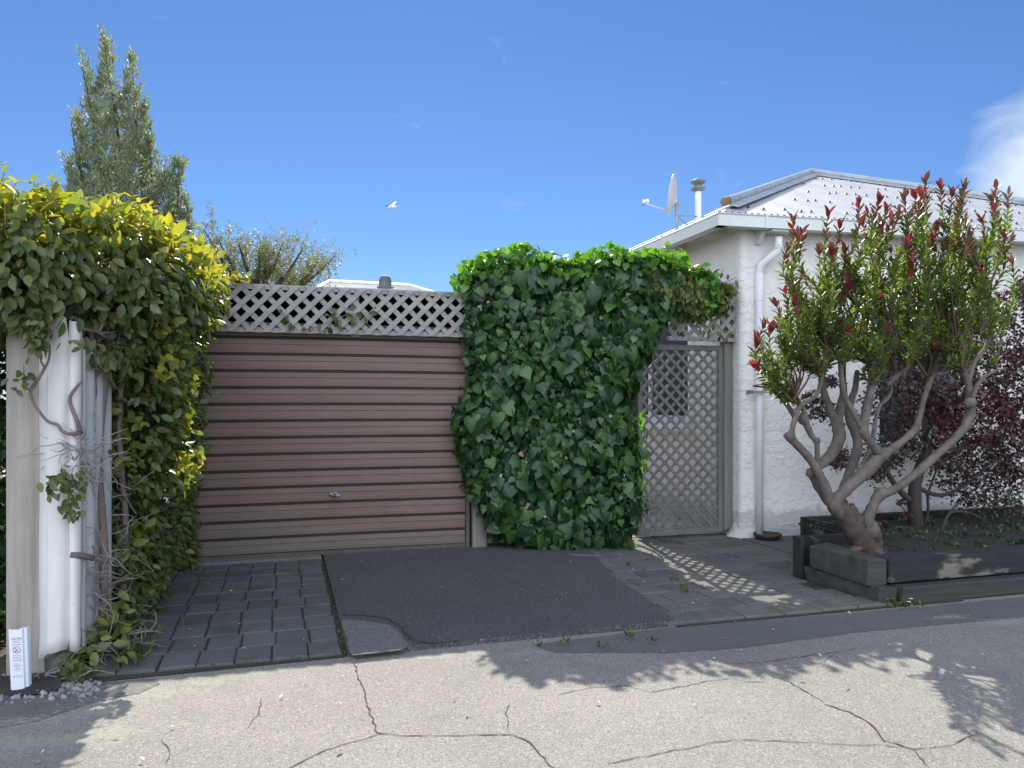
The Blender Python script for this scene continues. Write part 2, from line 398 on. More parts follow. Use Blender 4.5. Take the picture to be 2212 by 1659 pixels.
M['bush'] = leafmat('conebush_leaf', [(0.03, 0.065, 0.02), (0.09, 0.13, 0.03), (0.045, 0.08, 0.03), (0.16, 0.19, 0.045)], 0.42, 0.42, (2.3, 2.5, 0.5), 0.4)
M['bush_brown'] = leafmat('conebush_bronze_leaf', [(0.09, 0.075, 0.035), (0.12, 0.075, 0.04), (0.10, 0.06, 0.035), (0.07, 0.085, 0.035)], 0.25, 0.35, (1.8, 1.3, 0.6))
M['bush_red'] = leafmat('conebush_red_bract', [(0.10, 0.02, 0.024), (0.16, 0.022, 0.03), (0.07, 0.028, 0.026), (0.26, 0.04, 0.04)], 0.35, 0.5, (2.0, 0.8, 0.7))
M['purple'] = leafmat('purple_leaf', [(0.04, 0.024, 0.022), (0.06, 0.03, 0.03), (0.035, 0.034, 0.022), (0.09, 0.035, 0.045)], 0.2, 0.28, (2.2, 0.9, 0.9), 0.7)
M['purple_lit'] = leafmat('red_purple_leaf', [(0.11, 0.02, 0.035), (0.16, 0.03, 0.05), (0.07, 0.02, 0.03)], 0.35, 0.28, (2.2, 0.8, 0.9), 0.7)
M['green_dark'] = leafmat('dark_green_leaf', [(0.02, 0.045, 0.018), (0.035, 0.07, 0.025), (0.05, 0.09, 0.03)], 0.25, 0.45)
M['weed'] = leafmat('weed_leaf', [(0.03, 0.07, 0.015), (0.07, 0.13, 0.03), (0.12, 0.16, 0.04)], 0.3, 0.5)
M['litter'] = leafmat('dry_leaf', [(0.35, 0.30, 0.16), (0.5, 0.46, 0.34), (0.25, 0.16, 0.08), (0.6, 0.56, 0.42)], 0.1, 0.6, (1, 1, 1))
M['petal'] = leafmat('white_petal', [(0.75, 0.75, 0.75), (0.8, 0.8, 0.78)], 0.2, 0.5, (1, 1, 1))
M['gull'] = simple('gull_feathers', (0.75, 0.75, 0.76), (0.68, 0.68, 0.70), 6, 0.7)
M['gull_dark'] = simple('dark_wing_feathers', (0.06, 0.06, 0.08), (0.1, 0.1, 0.12), 6, 0.7)
M['stone'] = simple('grey_gravel_stone', (0.28, 0.28, 0.28), (0.13, 0.13, 0.13), 20, 0.85)

# ------------------------------------------------------------------ objects
def tag(o, label=None, cat=None, group=None, kind=None):
    if label: o['label'] = label
    if cat: o['category'] = cat
    if group: o['group'] = group
    if kind: o['kind'] = kind
    return o
def thing(name, label, cat, loc=(0, 0, 0), group=None):
    o = bpy.data.objects.new(name, None)
    C.objects.link(o)
    o.location = loc
    o.empty_display_size = 0.2
    return tag(o, label, cat, group)
def link(name, me, parent=None):
    o = bpy.data.objects.new(name, me)
    C.objects.link(o)
    if parent is not None:
        o.parent = parent
        bpy.context.view_layer.update()
        o.matrix_parent_inverse = parent.matrix_world.inverted()
    return o
class MB:
    def __init__(s): s.v = []; s.f = []
    def add(s, vs, fs):
        n = len(s.v)
        s.v += [tuple(v) for v in vs]
        s.f += [tuple(i + n for i in f) for f in fs]
        return s
    def box(s, x0, x1, y0, y1, z0, z1, jit=0.0):
        j = lambda: random.uniform(-jit, jit) if jit else 0
        vs = [(x + j(), y + j(), z + j()) for z in (z0, z1) for y in (y0, y1) for x in (x0, x1)]
        return s.add(vs, [(0, 2, 3, 1), (4, 5, 7, 6), (0, 1, 5, 4), (2, 6, 7, 3), (0, 4, 6, 2), (1, 3, 7, 5)])
    def tube(s, pts, rad, seg=8, noise=0.0, cap=True, sq=1.0):
        pts = [Vector(p) for p in pts]
        if not hasattr(rad, '__len__'): rad = [rad] * len(pts)
        n0 = len(s.v)
        up = None
        for i, p in enumerate(pts):
            d = (pts[min(i + 1, len(pts) - 1)] - pts[max(i - 1, 0)])
            d = d.normalized() if d.length > 1e-9 else Vector((0, 0, 1))
            if up is None:
                up = d.orthogonal().normalized()
            u = (up - d * up.dot(d))
            u = u.normalized() if u.length > 1e-6 else d.orthogonal().normalized()
            up = u
            w = d.cross(u)
            for k in range(seg):
                a = 2 * math.pi * k / seg
                rr = rad[i] * (1 + random.uniform(-noise, noise))
                s.v.append(tuple(p + u * math.cos(a) * rr + w * math.sin(a) * rr * sq))
        for i in range(len(pts) - 1):
            for k in range(seg):
                a = n0 + i * seg + k; b = n0 + i * seg + (k + 1) % seg
                s.f.append((a, b, b + seg, a + seg))
        if cap:
            s.f.append(tuple(n0 + k for k in reversed(range(seg))))
            e = n0 + (len(pts) - 1) * seg
            s.f.append(tuple(e + k for k in range(seg)))
        return s
    def prism(s, poly, y0, y1):                     # polygon in xz, extruded along y
        n = len(poly)
        vs = [(x, y0, z) for x, z in poly] + [(x, y1, z) for x, z in poly]
        fs = [tuple(range(n)), tuple(reversed(range(n, 2 * n)))] + [(i, i + n, (i + 1) % n + n, (i + 1) % n) for i in range(n)]
        return s.add(vs, fs)
    def slab(s, poly, z0, z1):                      # polygon in xy, extruded in z
        n = len(poly)
        vs = [(x, y, z0) for x, y in poly] + [(x, y, z1) for x, y in poly]
        fs = [tuple(reversed(range(n))), tuple(range(n, 2 * n))] + [(i, (i + 1) % n, (i + 1) % n + n, i + n) for i in range(n)]
        return s.add(vs, fs)
    def lathe(s, prof, c, seg=20):                  # profile (r, z) round a vertical axis
        n0 = len(s.v)
        for r, z in prof:
            for k in range(seg):
                a = 2 * math.pi * k / seg
                s.v.append((c[0] + r * math.cos(a), c[1] + r * math.sin(a), c[2] + z))
        for i in range(len(prof) - 1):
            for k in range(seg):
                a = n0 + i * seg + k; b = n0 + i * seg + (k + 1) % seg
                s.f.append((a, b, b + seg, a + seg))
        return s
    def build(s, name, m, parent=None, smooth=False, bevel=0.0, recalc=True):
        me = bpy.data.meshes.new(name)
        me.from_pydata(s.v, [], s.f)
        for mm in (m if isinstance(m, (list, tuple)) else [m]): me.materials.append(mm)
        if recalc:
            import bmesh
            bm = bmesh.new(); bm.from_mesh(me)
            bmesh.ops.recalc_face_normals(bm, faces=bm.faces)
            bm.to_mesh(me); bm.free()
        if smooth: me.shade_smooth()
        o = link(name, me, parent)
        if bevel:
            b = o.modifiers.new('bevel', 'BEVEL'); b.width = bevel; b.segments = 2; b.limit_method = 'ANGLE'
        return o
def smooth_path(pts, rad, step=5):
    P_ = [Vector(p) for p in pts]
    out, ro = [], []
    n = len(P_)
    for i in range(n - 1):
        p0, p1, p2, p3 = P_[max(i - 1, 0)], P_[i], P_[i + 1], P_[min(i + 2, n - 1)]
        for k in range(step):
            t = k / step
            q = 0.5 * ((2 * p1) + (p2 - p0) * t + (2 * p0 - 5 * p1 + 4 * p2 - p3) * t * t + (3 * p1 - p0 - 3 * p2 + p3) * t ** 3)
            out.append(q); ro.append(rad[i] * (1 - t) + rad[i + 1] * t)
    out.append(P_[-1]); ro.append(rad[-1])
    return out, ro

# leaf templates: (verts (x across, y towards the tip, z out of the blade), faces)
def fan(outline, c):
    v = [c] + outline
    n = len(outline)
    return np.array(v, float), [(0, 1 + i, 1 + (i + 1) % n) for i in range(n)]
half = [(0.20, -0.13, -.04), (0.42, -0.06, -.07), (0.52, 0.15, -.10), (0.47, 0.38, -.09), (0.31, 0.62, -.07), (0.13, 0.86, -.09)]
IVY = fan([(0, 0.02, 0)] + half + [(0, 1, -.13)] + [(-x, y, z) for x, y, z in reversed(half)], (0, 0.32, 0.05))
half2 = [(0.24, -0.08, -.03), (0.50, 0.02, -.09), (0.54, 0.28, -.12), (0.37, 0.42, -.05), (0.33, 0.66, -.07), (0.13, 0.88, -.09)]
IVY2 = fan([(0, 0.08, 0)] + half2 + [(0, 1.05, -.15)] + [(-x, y, z) for x, y, z in reversed(half2)], (0, 0.35, 0.05))
def oval(w, fold=0.10, curl=-0.12):
    ys = [0.12, 0.38, 0.66, 0.88]; ws = [0.55, 1.0, 0.85, 0.42]
    v = [(0, 0, 0)]; n = len(ys)
    for y, k in zip(ys, ws): v += [(-w * k, y, fold * k + curl * y * y), (0, y, curl * y * y), (w * k, y, fold * k + curl * y * y)]
    v.append((0, 1, curl))
    f = [(0, 2, 1), (0, 3, 2)]
    for i in range(n - 1):
        a = 1 + 3 * i
        f += [(a, a + 1, a + 4, a + 3), (a + 1, a + 2, a + 5, a + 4)]
    a = 1 + 3 * (n - 1); e = len(v) - 1
    f += [(a, a + 1, e), (a + 1, a + 2, e)]
    return np.array(v, float), f
OVAL = oval(0.27)
NARROW = oval(0.155, 0.05, -0.07)
def kite(w, c=-.08):
    return np.array([(0, 0, 0), (w, 0.45, 0.03), (0, 1, c), (-w, 0.45, 0.03), (0, 0.5, -.02)], float), [(0, 1, 4), (1, 2, 4), (2, 3, 4), (3, 0, 4)]
KITE = kite(0.16)
KITEW = kite(0.30)
def nrm(a): return a / np.maximum(np.linalg.norm(a, axis=-1, keepdims=True), 1e-9)
def leaves(name, groups, parent=None, smooth=True):
    """groups: list of (template, material, pos, tip, normal, size)"""
    V, Fc, MI, mats, off = [], [], [], [], 0
    for gi, (tp, m, pos, tip, nor, size) in enumerate(groups):
        if len(pos) == 0: continue
        if m not in mats: mats.append(m)
        pos, tip, nor = np.asarray(pos, float), nrm(np.asarray(tip, float)), np.asarray(nor, float)
        nor = nor - tip * (nor * tip).sum(-1, keepdims=True)
        nor = nrm(nor); x = np.cross(tip, nor)
        size = np.broadcast_to(np.asarray(size, float), (len(pos),))
        tv, tf = tp
        v = pos[:, None, :] + size[:, None, None] * (tv[None, :, 0:1] * x[:, None, :] + tv[None, :, 1:2] * tip[:, None, :] + tv[None, :, 2:3] * nor[:, None, :])
        k = len(tv)
        V.append(v.reshape(-1, 3))
        for f in tf:
            a = np.array(f)[None, :] + (np.arange(len(pos)) * k)[:, None] + off
            Fc.append(a); MI.append(np.full(len(pos), mats.index(m)))
        off += len(pos) * k
    V = np.concatenate(V)
    me = bpy.data.meshes.new(name)
    me.vertices.add(len(V)); me.vertices.foreach_set('co', V.ravel())
    tot = np.concatenate([np.full(len(a), a.shape[1]) for a in Fc])
    idx = np.concatenate([a.ravel() for a in Fc])
    me.loops.add(len(idx)); me.loops.foreach_set('vertex_index', idx)
    me.polygons.add(len(tot))
    me.polygons.foreach_set('loop_start', np.concatenate([[0], np.cumsum(tot)[:-1]]))
    me.polygons.foreach_set('loop_total', tot)
    me.polygons.foreach_set('material_index', np.concatenate(MI))
    for m in mats: me.materials.append(m)
    me.update(calc_edges=True)
    if smooth: me.polygons.foreach_set('use_smooth', np.ones(len(tot), bool))
    return link(name, me, parent)
def rnd(n, s=1.0): return rng.normal(0, s, (n, 3))

# ================================================================== GROUND
def sheet(name, poly, z, m, kind='structure', parent=None):
    mb = MB().add([(x, y, z) for x, y in poly], [tuple(range(len(poly)))])
    o = mb.build(name, m, parent, recalc=False)
    if kind: o['kind'] = kind
    return o
sheet('ground', [(-300, -60), (300, -60), (300, 600), (-300, 600)], 0.0, M['earth'])
road = sheet('road', [(-60, -12), (60, -12), (60, 4.62), (-60, 4.62)], 0.004, M['road'])
def gp(lst, z=0.0): return [tuple(G(x, y, z)[:2]) for x, y in lst]
def wob(poly, amp=0.02, step=0.08):
    out = []
    n = len(poly)
    for i in range(n):
        a = Vector(poly[i]); b = Vector(poly[(i + 1) % n]); k = max(1, int((b - a).length / step))
        for j in range(k):
            q = a.lerp(b, j / k)
            out.append((q.x + random.uniform(-amp, amp), q.y + random.uniform(-amp, amp)))
    return out
sheet('road_patch', wob(gp([(-260, 1540), (0, 1512), (150, 1482), (340, 1468), (345, 1480), (300, 1500), (200, 1520), (80, 1560), (-60, 1585), (-300, 1620)]), 0.008, 0.025), 0.0065, M['road_smooth'])
sheet('road_patch', wob(gp([(1150, 1395), (1440, 1358), (1760, 1332), (1925, 1318), (2300, 1283), (2500, 1270), (2700, 1300), (2300, 1325), (2100, 1345), (1850, 1368), (1600, 1402), (1440, 1412), (1200, 1412)]), 0.008, 0.025), 0.0065, M['road_smooth'])
# cracks
def crack(pts, w=0.009, z=0.0072):
    mb = MB()
    q = [G(x, y) for x, y in pts]
    fine = []
    for a, b in zip(q[:-1], q[1:]):
        k = max(2, int((b - a).length / 0.03))
        for j in range(k):
            t = j / k
            p = a.lerp(b, t); amp = 0.007
            fine.append(Vector((p.x + random.uniform(-amp, amp), p.y + random.uniform(-amp, amp), 0)))
    fine.append(q[-1])
    vs = []
    for i, p in enumerate(fine):
        d = fine[min(i + 1, len(fine) - 1)] - fine[max(0, i - 1)]
        nn = Vector((-d.y, d.x, 0)).normalized()
        ww = w * random.uniform(0.25, 1.0) * (0.4 if i in (0, len(fine) - 1) else 1)
        vs += [(p.x + nn.x * ww / 2, p.y + nn.y * ww / 2, z), (p.x - nn.x * ww / 2, p.y - nn.y * ww / 2, z)]
    mb.add(vs, [(2 * i, 2 * i + 2, 2 * i + 3, 2 * i + 1) for i in range(len(fine) - 1)])
    o = mb.build('crack', M['crack'], road, recalc=False)
def cv(lst, ox, oy, s): return [((ox + x / s) / 1.8228, (oy + y / s) / 1.8228) for x, y in lst]
A = lambda l: cv(l, 600, 2100, 1.301)
B = lambda l: cv(l, 2200, 2000, 1.2074)
for c, w in ((A([(1035, 670), (1050, 740), (1095, 830), (1105, 900), (1130, 960), (1145, 1010), (1165, 1035), (1250, 1040), (1400, 1042), (1560, 1045), (1700, 1038), (1810, 1035), (1880, 1050), (1940, 1080), (1990, 1140), (2045, 1200), (2100, 1250)]), 0.010),
          (A([(1165, 1035), (1050, 1070), (960, 1095), (860, 1130), (780, 1170), (710, 1202), (640, 1250)]), 0.008),
          (A([(1840, 880), (1810, 915), (1820, 960), (1825, 1030)]), 0.006), (A([(560, 850), (550, 910), (545, 930), (480, 1010)]), 0.006),
          (A([(40, 1060), (70, 1090), (90, 1130), (70, 1180)]), 0.006),
          (B([(0, 890), (150, 860), (330, 850), (430, 880), (560, 860), (700, 830), (820, 815), (900, 835), (980, 830)]), 0.007),
          (B([(230, 1222), (400, 1190), (600, 1150), (700, 1130), (820, 1108), (1000, 1115), (1200, 1120), (1400, 1135), (1540, 1135), (1690, 1155), (1850, 1140), (1990, 1080)]), 0.007),
          (B([(780, 745), (960, 740), (1100, 720), (1250, 700), (1410, 675)]), 0.007), (B([(1110, 770), (1250, 740), (1330, 690)]), 0.005),
          (B([(1270, 940), (1380, 975), (1480, 1030), (1540, 1110), (1690, 1155), (1760, 1240)]), 0.013),
          (B([(1000, 800), (1100, 835), (1180, 880), (1260, 930)]), 0.008)):
    crack(c, w)
# driveway
DY = 4.60
drive = MB().slab([(0.36, DY), (2.52, DY + 0.05), (2.60, 5.2), (2.66, 6.0), (2.83, 6.75), (3.0, 7.45), (3.0, 7.66), (0.36, 7.66)], -0.02, 0.036).build('driveway', M['drive'])
drive['kind'] = 'structure'
sheet('concrete_patch', wob(gp([(737, 1342), (790, 1344), (838, 1352), (868, 1372), (884, 1396), (870, 1408), (760, 1420)], 0.03), 0.008), 0.039, M['concrete'])
for pts in ([(737, 1340), (790, 1341), (838, 1349), (868, 1369), (888, 1396), (930, 1405), (1000, 1398)], ):
    mb = MB()
    crack(pts, 0.018, 0.042)
# paving: individual blocks in one mesh
def blocks(name, x0, x1, y0, y1, w, d, m, clip=None, bond=0.0, jit=0.006, ang=0.0):
    mb = MB()
    j = 0
    y = y0
    while y < y1 - 0.02:
        x = x0 - (bond * w if j % 2 else 0) + random.uniform(-0.025, 0.025)
        while x < x1 - 0.02:
            xa, xb = max(x, x0), min(x + w, x1)
            if xb - xa > 0.04 and (clip is None or clip((xa + xb) / 2, y + d / 2)):
                g = random.uniform(0.003, 0.007); h = random.uniform(0.005, 0.010)
                z = 0.025 + random.uniform(-0.004, 0.004)
                tl = random.uniform(-0.004, 0.004)
                a = [(xa + g + random.uniform(-jit, jit), y + h), (xb - g, y + h + random.uniform(-jit, jit)), (xb - g + random.uniform(-jit, jit), min(y + d, y1) - h), (xa + g, min(y + d, y1) - h + random.uniform(-jit, jit))]
                n0 = [(p[0], p[1], 0.0) for p in a] + [(p[0], p[1], z + (tl if k in (1, 2) else -tl) * 0.5 - 0.006) for k, p in enumerate(a)]
                e = 0.009
                cx = sum(p[0] for p in a) / 4; cy = sum(p[1] for p in a) / 4
                n0 += [(p[0] + (e if p[0] < cx else -e), p[1] + (e if p[1] < cy else -e), z + (tl if k in (1, 2) else -tl) * 0.5) for k, p in enumerate(a)]
                mb.add(n0, [(8, 9, 10, 11)] + [(i, (i + 1) % 4, (i + 1) % 4 + 4, i + 4) for i in range(4)] + [(i + 4, (i + 1) % 4 + 4, (i + 1) % 4 + 8, i + 8) for i in range(4)])
            x += w
        y += d
        j += 1
    o = mb.build(name, m)
    o['kind'] = 'structure'
    return o
sheet('paving_base', [(-1.3, 4.55), (0.345, 4.6), (0.345, 7.7), (-1.3, 7.7)], 0.010, M['joint'])
sheet('paving_base', [(2.5, 4.58), (4.9, 4.58), (5.3, 5.5), (5.3, 7.4), (4.8, 7.5), (4.8, 12), (2.9, 12), (2.9, 7.0)], 0.009, M['joint'])
blocks('paving', -1.28, 0.33, 4.63, 7.46, 0.203, 0.285, M['paver_dark'])
def rclip(x, y):
    lx = 2.56 if y < 5.1 else 2.56 + (y - 5.1) * 0.17
    return x > lx - 0.25 and not (x > 4.15 and y < 5.6)
blocks('paving', 2.45, 4.75, 4.62, 7.68, 0.31, 0.255, M['paver_warm'], rclip, 0.5)
p = MB().slab([(4.77, 5.62), (6.6, 5.62), (6.6, 7.38), (4.77, 7.38)], 0.0, 0.024).build('side_path', M['paver_dark']); p['kind'] = 'structure'
p = MB().slab([(2.1, 7.70), (4.76, 7.70), (4.9, 16.0), (2.1, 16.0)], -0.02, 0.026).build('side_yard', M['concrete_pale']); p['kind'] = 'structure'
p = MB().box(-0.97, 0.34, 7.47, 7.70, 0.0, 0.045, 0.004).build('door_sill', M['concrete']); p['kind'] = 'structure'

# ================================================================== GARAGE
DX0, DX1, DYY, DTOP = -0.92, 1.79, 7.62, 2.20
gar = thing('garage', 'low brown timber garage with a flat roof behind the roller door', 'garage', (0.4, 8.0, 0))
def rz_(y): return 2.575 + (y - 7.60) * 0.118
mb = MB()
zg = P(780, 657, 11.6).z
for x0_, x1_ in ((-1.0, -0.94), (1.98, 2.04)):
    mb.add([(x0_, 7.72, 0), (x1_, 7.72, 0), (x1_, 11.6, 0), (x0_, 11.6, 0), (x0_, 7.72, rz_(7.72)), (x1_, 7.72, rz_(7.72)), (x1_, 11.6, rz_(11.6)), (x0_, 11.6, rz_(11.6))], [(0, 3, 2, 1), (4, 5, 6, 7), (0, 1, 5, 4), (1, 2, 6, 5), (2, 3, 7, 6), (3, 0, 4, 7)])
gxa, gxb = P(585, 650, 11.6).x, min(1.98, P(985, 650, 11.6).x)
mb.box(-1.0, 2.04, 11.61, 11.67, 0, zg)
mb.box(-1.0, gxa, 11.61, 11.67, zg, rz_(11.6))
mb.build('wall', M['brownboard'], gar)
for y in (8.6, 9.6, 10.6): MB().box(-0.93, 1.97, y, y + 0.045, rz_(y) - 0.13, rz_(y) - 0.002).build('rafter', M['brownboard'], gar)
mb = MB()
mb.add([(-1.05, 7.592, rz_(7.59)), (2.1, 7.592, rz_(7.59)), (2.1, 11.75, rz_(11.75)), (-1.05, 11.75, rz_(11.75)), (-1.05, 7.592, rz_(7.59) + .028), (2.1, 7.592, rz_(7.59) + .028), (2.1, 11.75, rz_(11.75) + .03), (-1.05, 11.75, rz_(11.75) + .03)], [(0, 3, 2, 1), (4, 5, 6, 7), (0, 1, 5, 4), (1, 2, 6, 5), (2, 3, 7, 6), (3, 0, 4, 7)])
mb.build('roof', M['brownboard'], gar)
MB().box(-0.93, 1.80, 7.70, 7.74, 2.02, 2.24).build('lintel', M['brownboard'], gar)

door = thing('garage_door', 'faded brown ribbed metal garage door with a silver handle', 'garage door', (0.43, DYY, 0))
prof = []
pitch = 0.1575
z = 0.055
while z < DTOP + 0.05:
    for dz, dy in ((0.000, 0.060), (0.022, 0.060), (0.0225, 0.0), (0.055, -0.003), (0.060, 0.002), (0.100, 0.002), (0.105, -0.003), (0.1515, -0.001), (0.1520, 0.055)):
        prof.append((z + dz, dy))
    z += pitch
mb = MB()
xs = np.linspace(DX0 + 0.04, DX1 - 0.03, 48)
DENT = [(0.1, .75, .12, .010), (1.2, .5, .10, .009), (.75, 1.2, .16, .007), (-.4, 1.5, .12, .008), (1.45, 1.6, .14, .008), (.35, .35, .09, .010), (-.55, .6, .15, .009), (0.95, 1.85, .12, .006)]
def dent(x, z): return sum(d * math.exp(-((x - a) ** 2 + (z - b) ** 2) / (r_ * r_)) for a, b, r_, d in DENT)
vs = []
for (z, dy) in prof:
    for x in xs: vs.append((x, DYY + dy + (dent(x, z) if dy < .01 else 0) + 0.003 * math.sin(x * 2.1 + z * 1.7) + random.uniform(-.0007, .0007), z + 0.003 * math.sin(x * 1.3 + 1)))
nx = len(xs)
fs = [(i * nx + k, i * nx + k + 1, (i + 1) * nx + k + 1, (i + 1) * nx + k) for i in range(len(prof) - 1) for k in range(nx - 1)]
mb.add(vs, fs)
mb.build('door_panel', M['door'], door, recalc=False)
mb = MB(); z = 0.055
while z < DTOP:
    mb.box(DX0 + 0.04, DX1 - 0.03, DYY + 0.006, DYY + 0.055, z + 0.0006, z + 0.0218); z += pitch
mb.build('groove_shade_strips', M['groove_shade'], door)  # added dark strips that paint the shade under each rib
MB().box(DX0 + 0.02, DX1 - 0.02, DYY - 0.012, DYY + 0.05, 0.035, 0.072, 0.002).build('bottom_rail', M['door_frame'], door)
MB().box(DX1 - 0.028, DX1 + 0.012, DYY - 0.03, DYY + 0.06, 0.03, 2.2).build('side_channel', M['door_frame'], door, bevel=0.004)
MB().box(DX0 - 0.02, DX0 + 0.035, DYY - 0.03, DYY + 0.06, 0.03, 2.2).build('side_channel', M['door_frame'], door, bevel=0.004)
hc = P(723, 1068, DYY - 0.02)
mb = MB()
ring = []
for k in range(16):
    a = 2 * math.pi * k / 16
    u, w_ = 0.052 * math.cos(a), 0.017 * math.sin(a)
    ring.append((hc.x + u, hc.z - u * 0.22 + w_))
mb.prism(ring, DYY - 0.035, DYY - 0.005)
hd = mb.build('handle', M['galv'], door, bevel=0.003)
mb = MB().box(hc.x - 0.006, hc.x + 0.006, DYY - 0.05, DYY - 0.036, hc.z - 0.012, hc.z + 0.012)
mb.build('lock', M['black'], hd)
MB().box(hc.x - 0.016, hc.x + 0.022, DYY - 0.075, DYY - 0.036, hc.z + 0.012, hc.z + 0.026).build('thumb_turn', M['galv'], hd, bevel=0.003)

tp = MB().box(1.825, 1.975, 7.56, 7.70, 0, 2.62, 0.004).build('timber_post', M['post'], bevel=0.006)
tag(tp, 'grey weathered timber post between the garage door and the ivy', 'post')

# ------------------------------------------------ lattice
def clip_poly(poly, x0, x1, z0, z1):
    for ax, lim, sgn in ((0, x0, 1), (0, x1, -1), (1, z0, 1), (1, z1, -1)):
        out = []
        for i in range(len(poly)):
            a, b = poly[i], poly[(i + 1) % len(poly)]
            ia, ib = (a[ax] - lim) * sgn >= 0, (b[ax] - lim) * sgn >= 0
            if ia: out.append(a)
            if ia != ib:
                t = (lim - a[ax]) / (b[ax] - a[ax])
                out.append((a[0] + t * (b[0] - a[0]), a[1] + t * (b[1] - a[1])))
        poly = out
        if len(poly) < 3: return None
    return poly
def slats(mb, x0, x1, z0, z1, ya, yb, pitch, w, d, phase=0.0):
    hw = w / math.sqrt(2)           # half width measured along x of a 45 degree slat = w/2*sqrt2
    span = (z1 - z0)
    k = x0 - span - pitch + phase
    while k < x1 + span + pitch:
        kk = k + random.uniform(-0.003, 0.003)
        if d > 0: poly = [(kk - hw, z0), (kk + hw, z0), (kk + hw + span, z1), (kk - hw + span, z1)]
        else: poly = [(kk - hw, z0), (kk + hw, z0), (kk + hw - span, z1), (kk - hw - span, z1)]
        q = clip_poly(poly, x0, x1, z0, z1)
        if q:
            o = random.uniform(-0.001, 0.001)
            mb.prism(q, ya + o, yb + o)
        k += pitch
lt = thing('lattice_screen', 'silver grey diagonal lattice screen above the garage door', 'lattice', (0.6, 7.6, 2.15))
LX0, LX1, LZ0, LZ1 = -0.66, 1.95, 2.155, 2.60
mb = MB(); slats(mb, LX0, LX1, LZ0, LZ1, 7.520, 7.530, 0.1555, 0.047, 1); mb.build('front_slats', M['lattice'], lt)
mb = MB(); slats(mb, LX0, LX1, LZ0, LZ1, 7.532, 7.542, 0.1555, 0.047, -1, 0.05); mb.build('back_slats', M['lattice'], lt)
MB().box(LX0, LX1, 7.545, 7.585, LZ1 - 0.045, LZ1 + 0.002).build('top_rail', M['lattice'], lt)
MB().box(LX0, LX1, 7.545, 7.585, LZ0 - 0.004, LZ0 + 0.045).build('bottom_rail', M['lattice'], lt)
MB().box(0.62, 0.70, 7.590, 7.66, LZ0 - 0.02, LZ1 - 0.05).build('stud', M['lattice'], lt)

# lattice fence under the ivy
lf = thing('lattice_fence', 'low lattice fence almost buried under the ivy', 'fence', (2.8, 7.6, 0))
mb = MB(); slats(mb, 1.99, 3.45, 0.06, 2.55, 7.615, 7.625, 0.1555, 0.047, 1); mb.build('front_slats', M['post'], lf)
mb = MB(); slats(mb, 1.99, 3.45, 0.06, 2.55, 7.627, 7.637, 0.1555, 0.047, -1, 0.03); mb.build('back_slats', M['post'], lf)
MB().box(3.40, 3.48, 7.66, 7.74, 0, 2.6).build('post', M['post'], lf)
MB().box(1.99, 3.39, 7.64, 7.68, 2.50, 2.56).build('rail', M['post'], lf)
MB().box(1.98, 3.38, 7.70, 7.73, 0.0, 2.45).build('backing_boards', M['brownboard'], lf)

# ------------------------------------------------ gate
GY = 7.55
gx0, gx1 = P(1376, 900, GY).x, P(1560, 900, GY).x
gz0, gz1 = P(1470, 1152, GY).z, P(1500, 746, GY).z
gt = thing('lattice_gate', 'grey brown timber lattice gate between the ivy and the white house', 'gate', ((gx0 + gx1) / 2, GY, 0))
mb = MB()
fw = 0.055
mb.box(gx0, gx0 + fw, GY - 0.02, GY + 0.03, gz0, gz1); mb.box(gx1 - fw, gx1, GY - 0.02, GY + 0.03, gz0, gz1)
mb.box(gx0 + fw, gx1 - fw, GY - 0.02, GY + 0.03, gz0, gz0 + fw); mb.box(gx0 + fw, gx1 - fw, GY - 0.02, GY + 0.03, gz1 - fw, gz1)
mb.build('frame', M['lattice_gate'], gt)
mb = MB(); slats(mb, gx0 + fw, gx1 - fw, gz0 + fw, gz1 - fw, GY - 0.008, GY + 0.002, 0.134, 0.033, -1); mb.build('front_slats', M['lattice_gate'], gt)
mb = MB(); slats(mb, gx0 + fw, gx1 - fw, gz0 + fw, gz1 - fw, GY + 0.004, GY + 0.014, 0.134, 0.031, 1, 0.04); mb.build('back_slats', M['lattice_gate'], gt)
px0, px1 = P(1564, 900, GY - 0.04).x, P(1581, 900, GY - 0.04).x
gpst = MB().box(px0, px1, GY - 0.05, GY + 0.05, P(1572, 1142, GY).z, P(1572, 620, GY).z, 0.003).build('gate_post', M['post'], bevel=0.006)
tag(gpst, 'weathered grey gate post fixed to the corner of the white house', 'post')
ol = thing('overhead_lattice', 'short silvered lattice strip above the gate, half covered by vine', 'lattice', ((gx0 + gx1) / 2, GY, 2.2))
oz0, oz1 = P(1500, 738, GY).z, P(1500, 610, GY).z
mb = MB(); slats(mb, gx0 + 0.32, px1 + 0.01, oz0, oz1, GY - 0.10, GY - 0.09, 0.1555, 0.047, 1, 0.06); mb.build('front_slats', M['lattice'], ol)
mb = MB(); slats(mb, gx0 + 0.32, px1 + 0.01, oz0, oz1, GY - 0.088, GY - 0.078, 0.1555, 0.047, -1, 0.02); mb.build('back_slats', M['lattice'], ol)
MB().box(gx0 + 0.32, px1, GY - 0.076, GY - 0.055, oz0, oz0 + 0.045).build('bottom_rail', M['lattice'], ol)
MB().box(gx0 + 0.32, px1, GY - 0.076, GY - 0.055, oz1 - 0.05, oz1).build('top_rail', M['lattice'], ol)

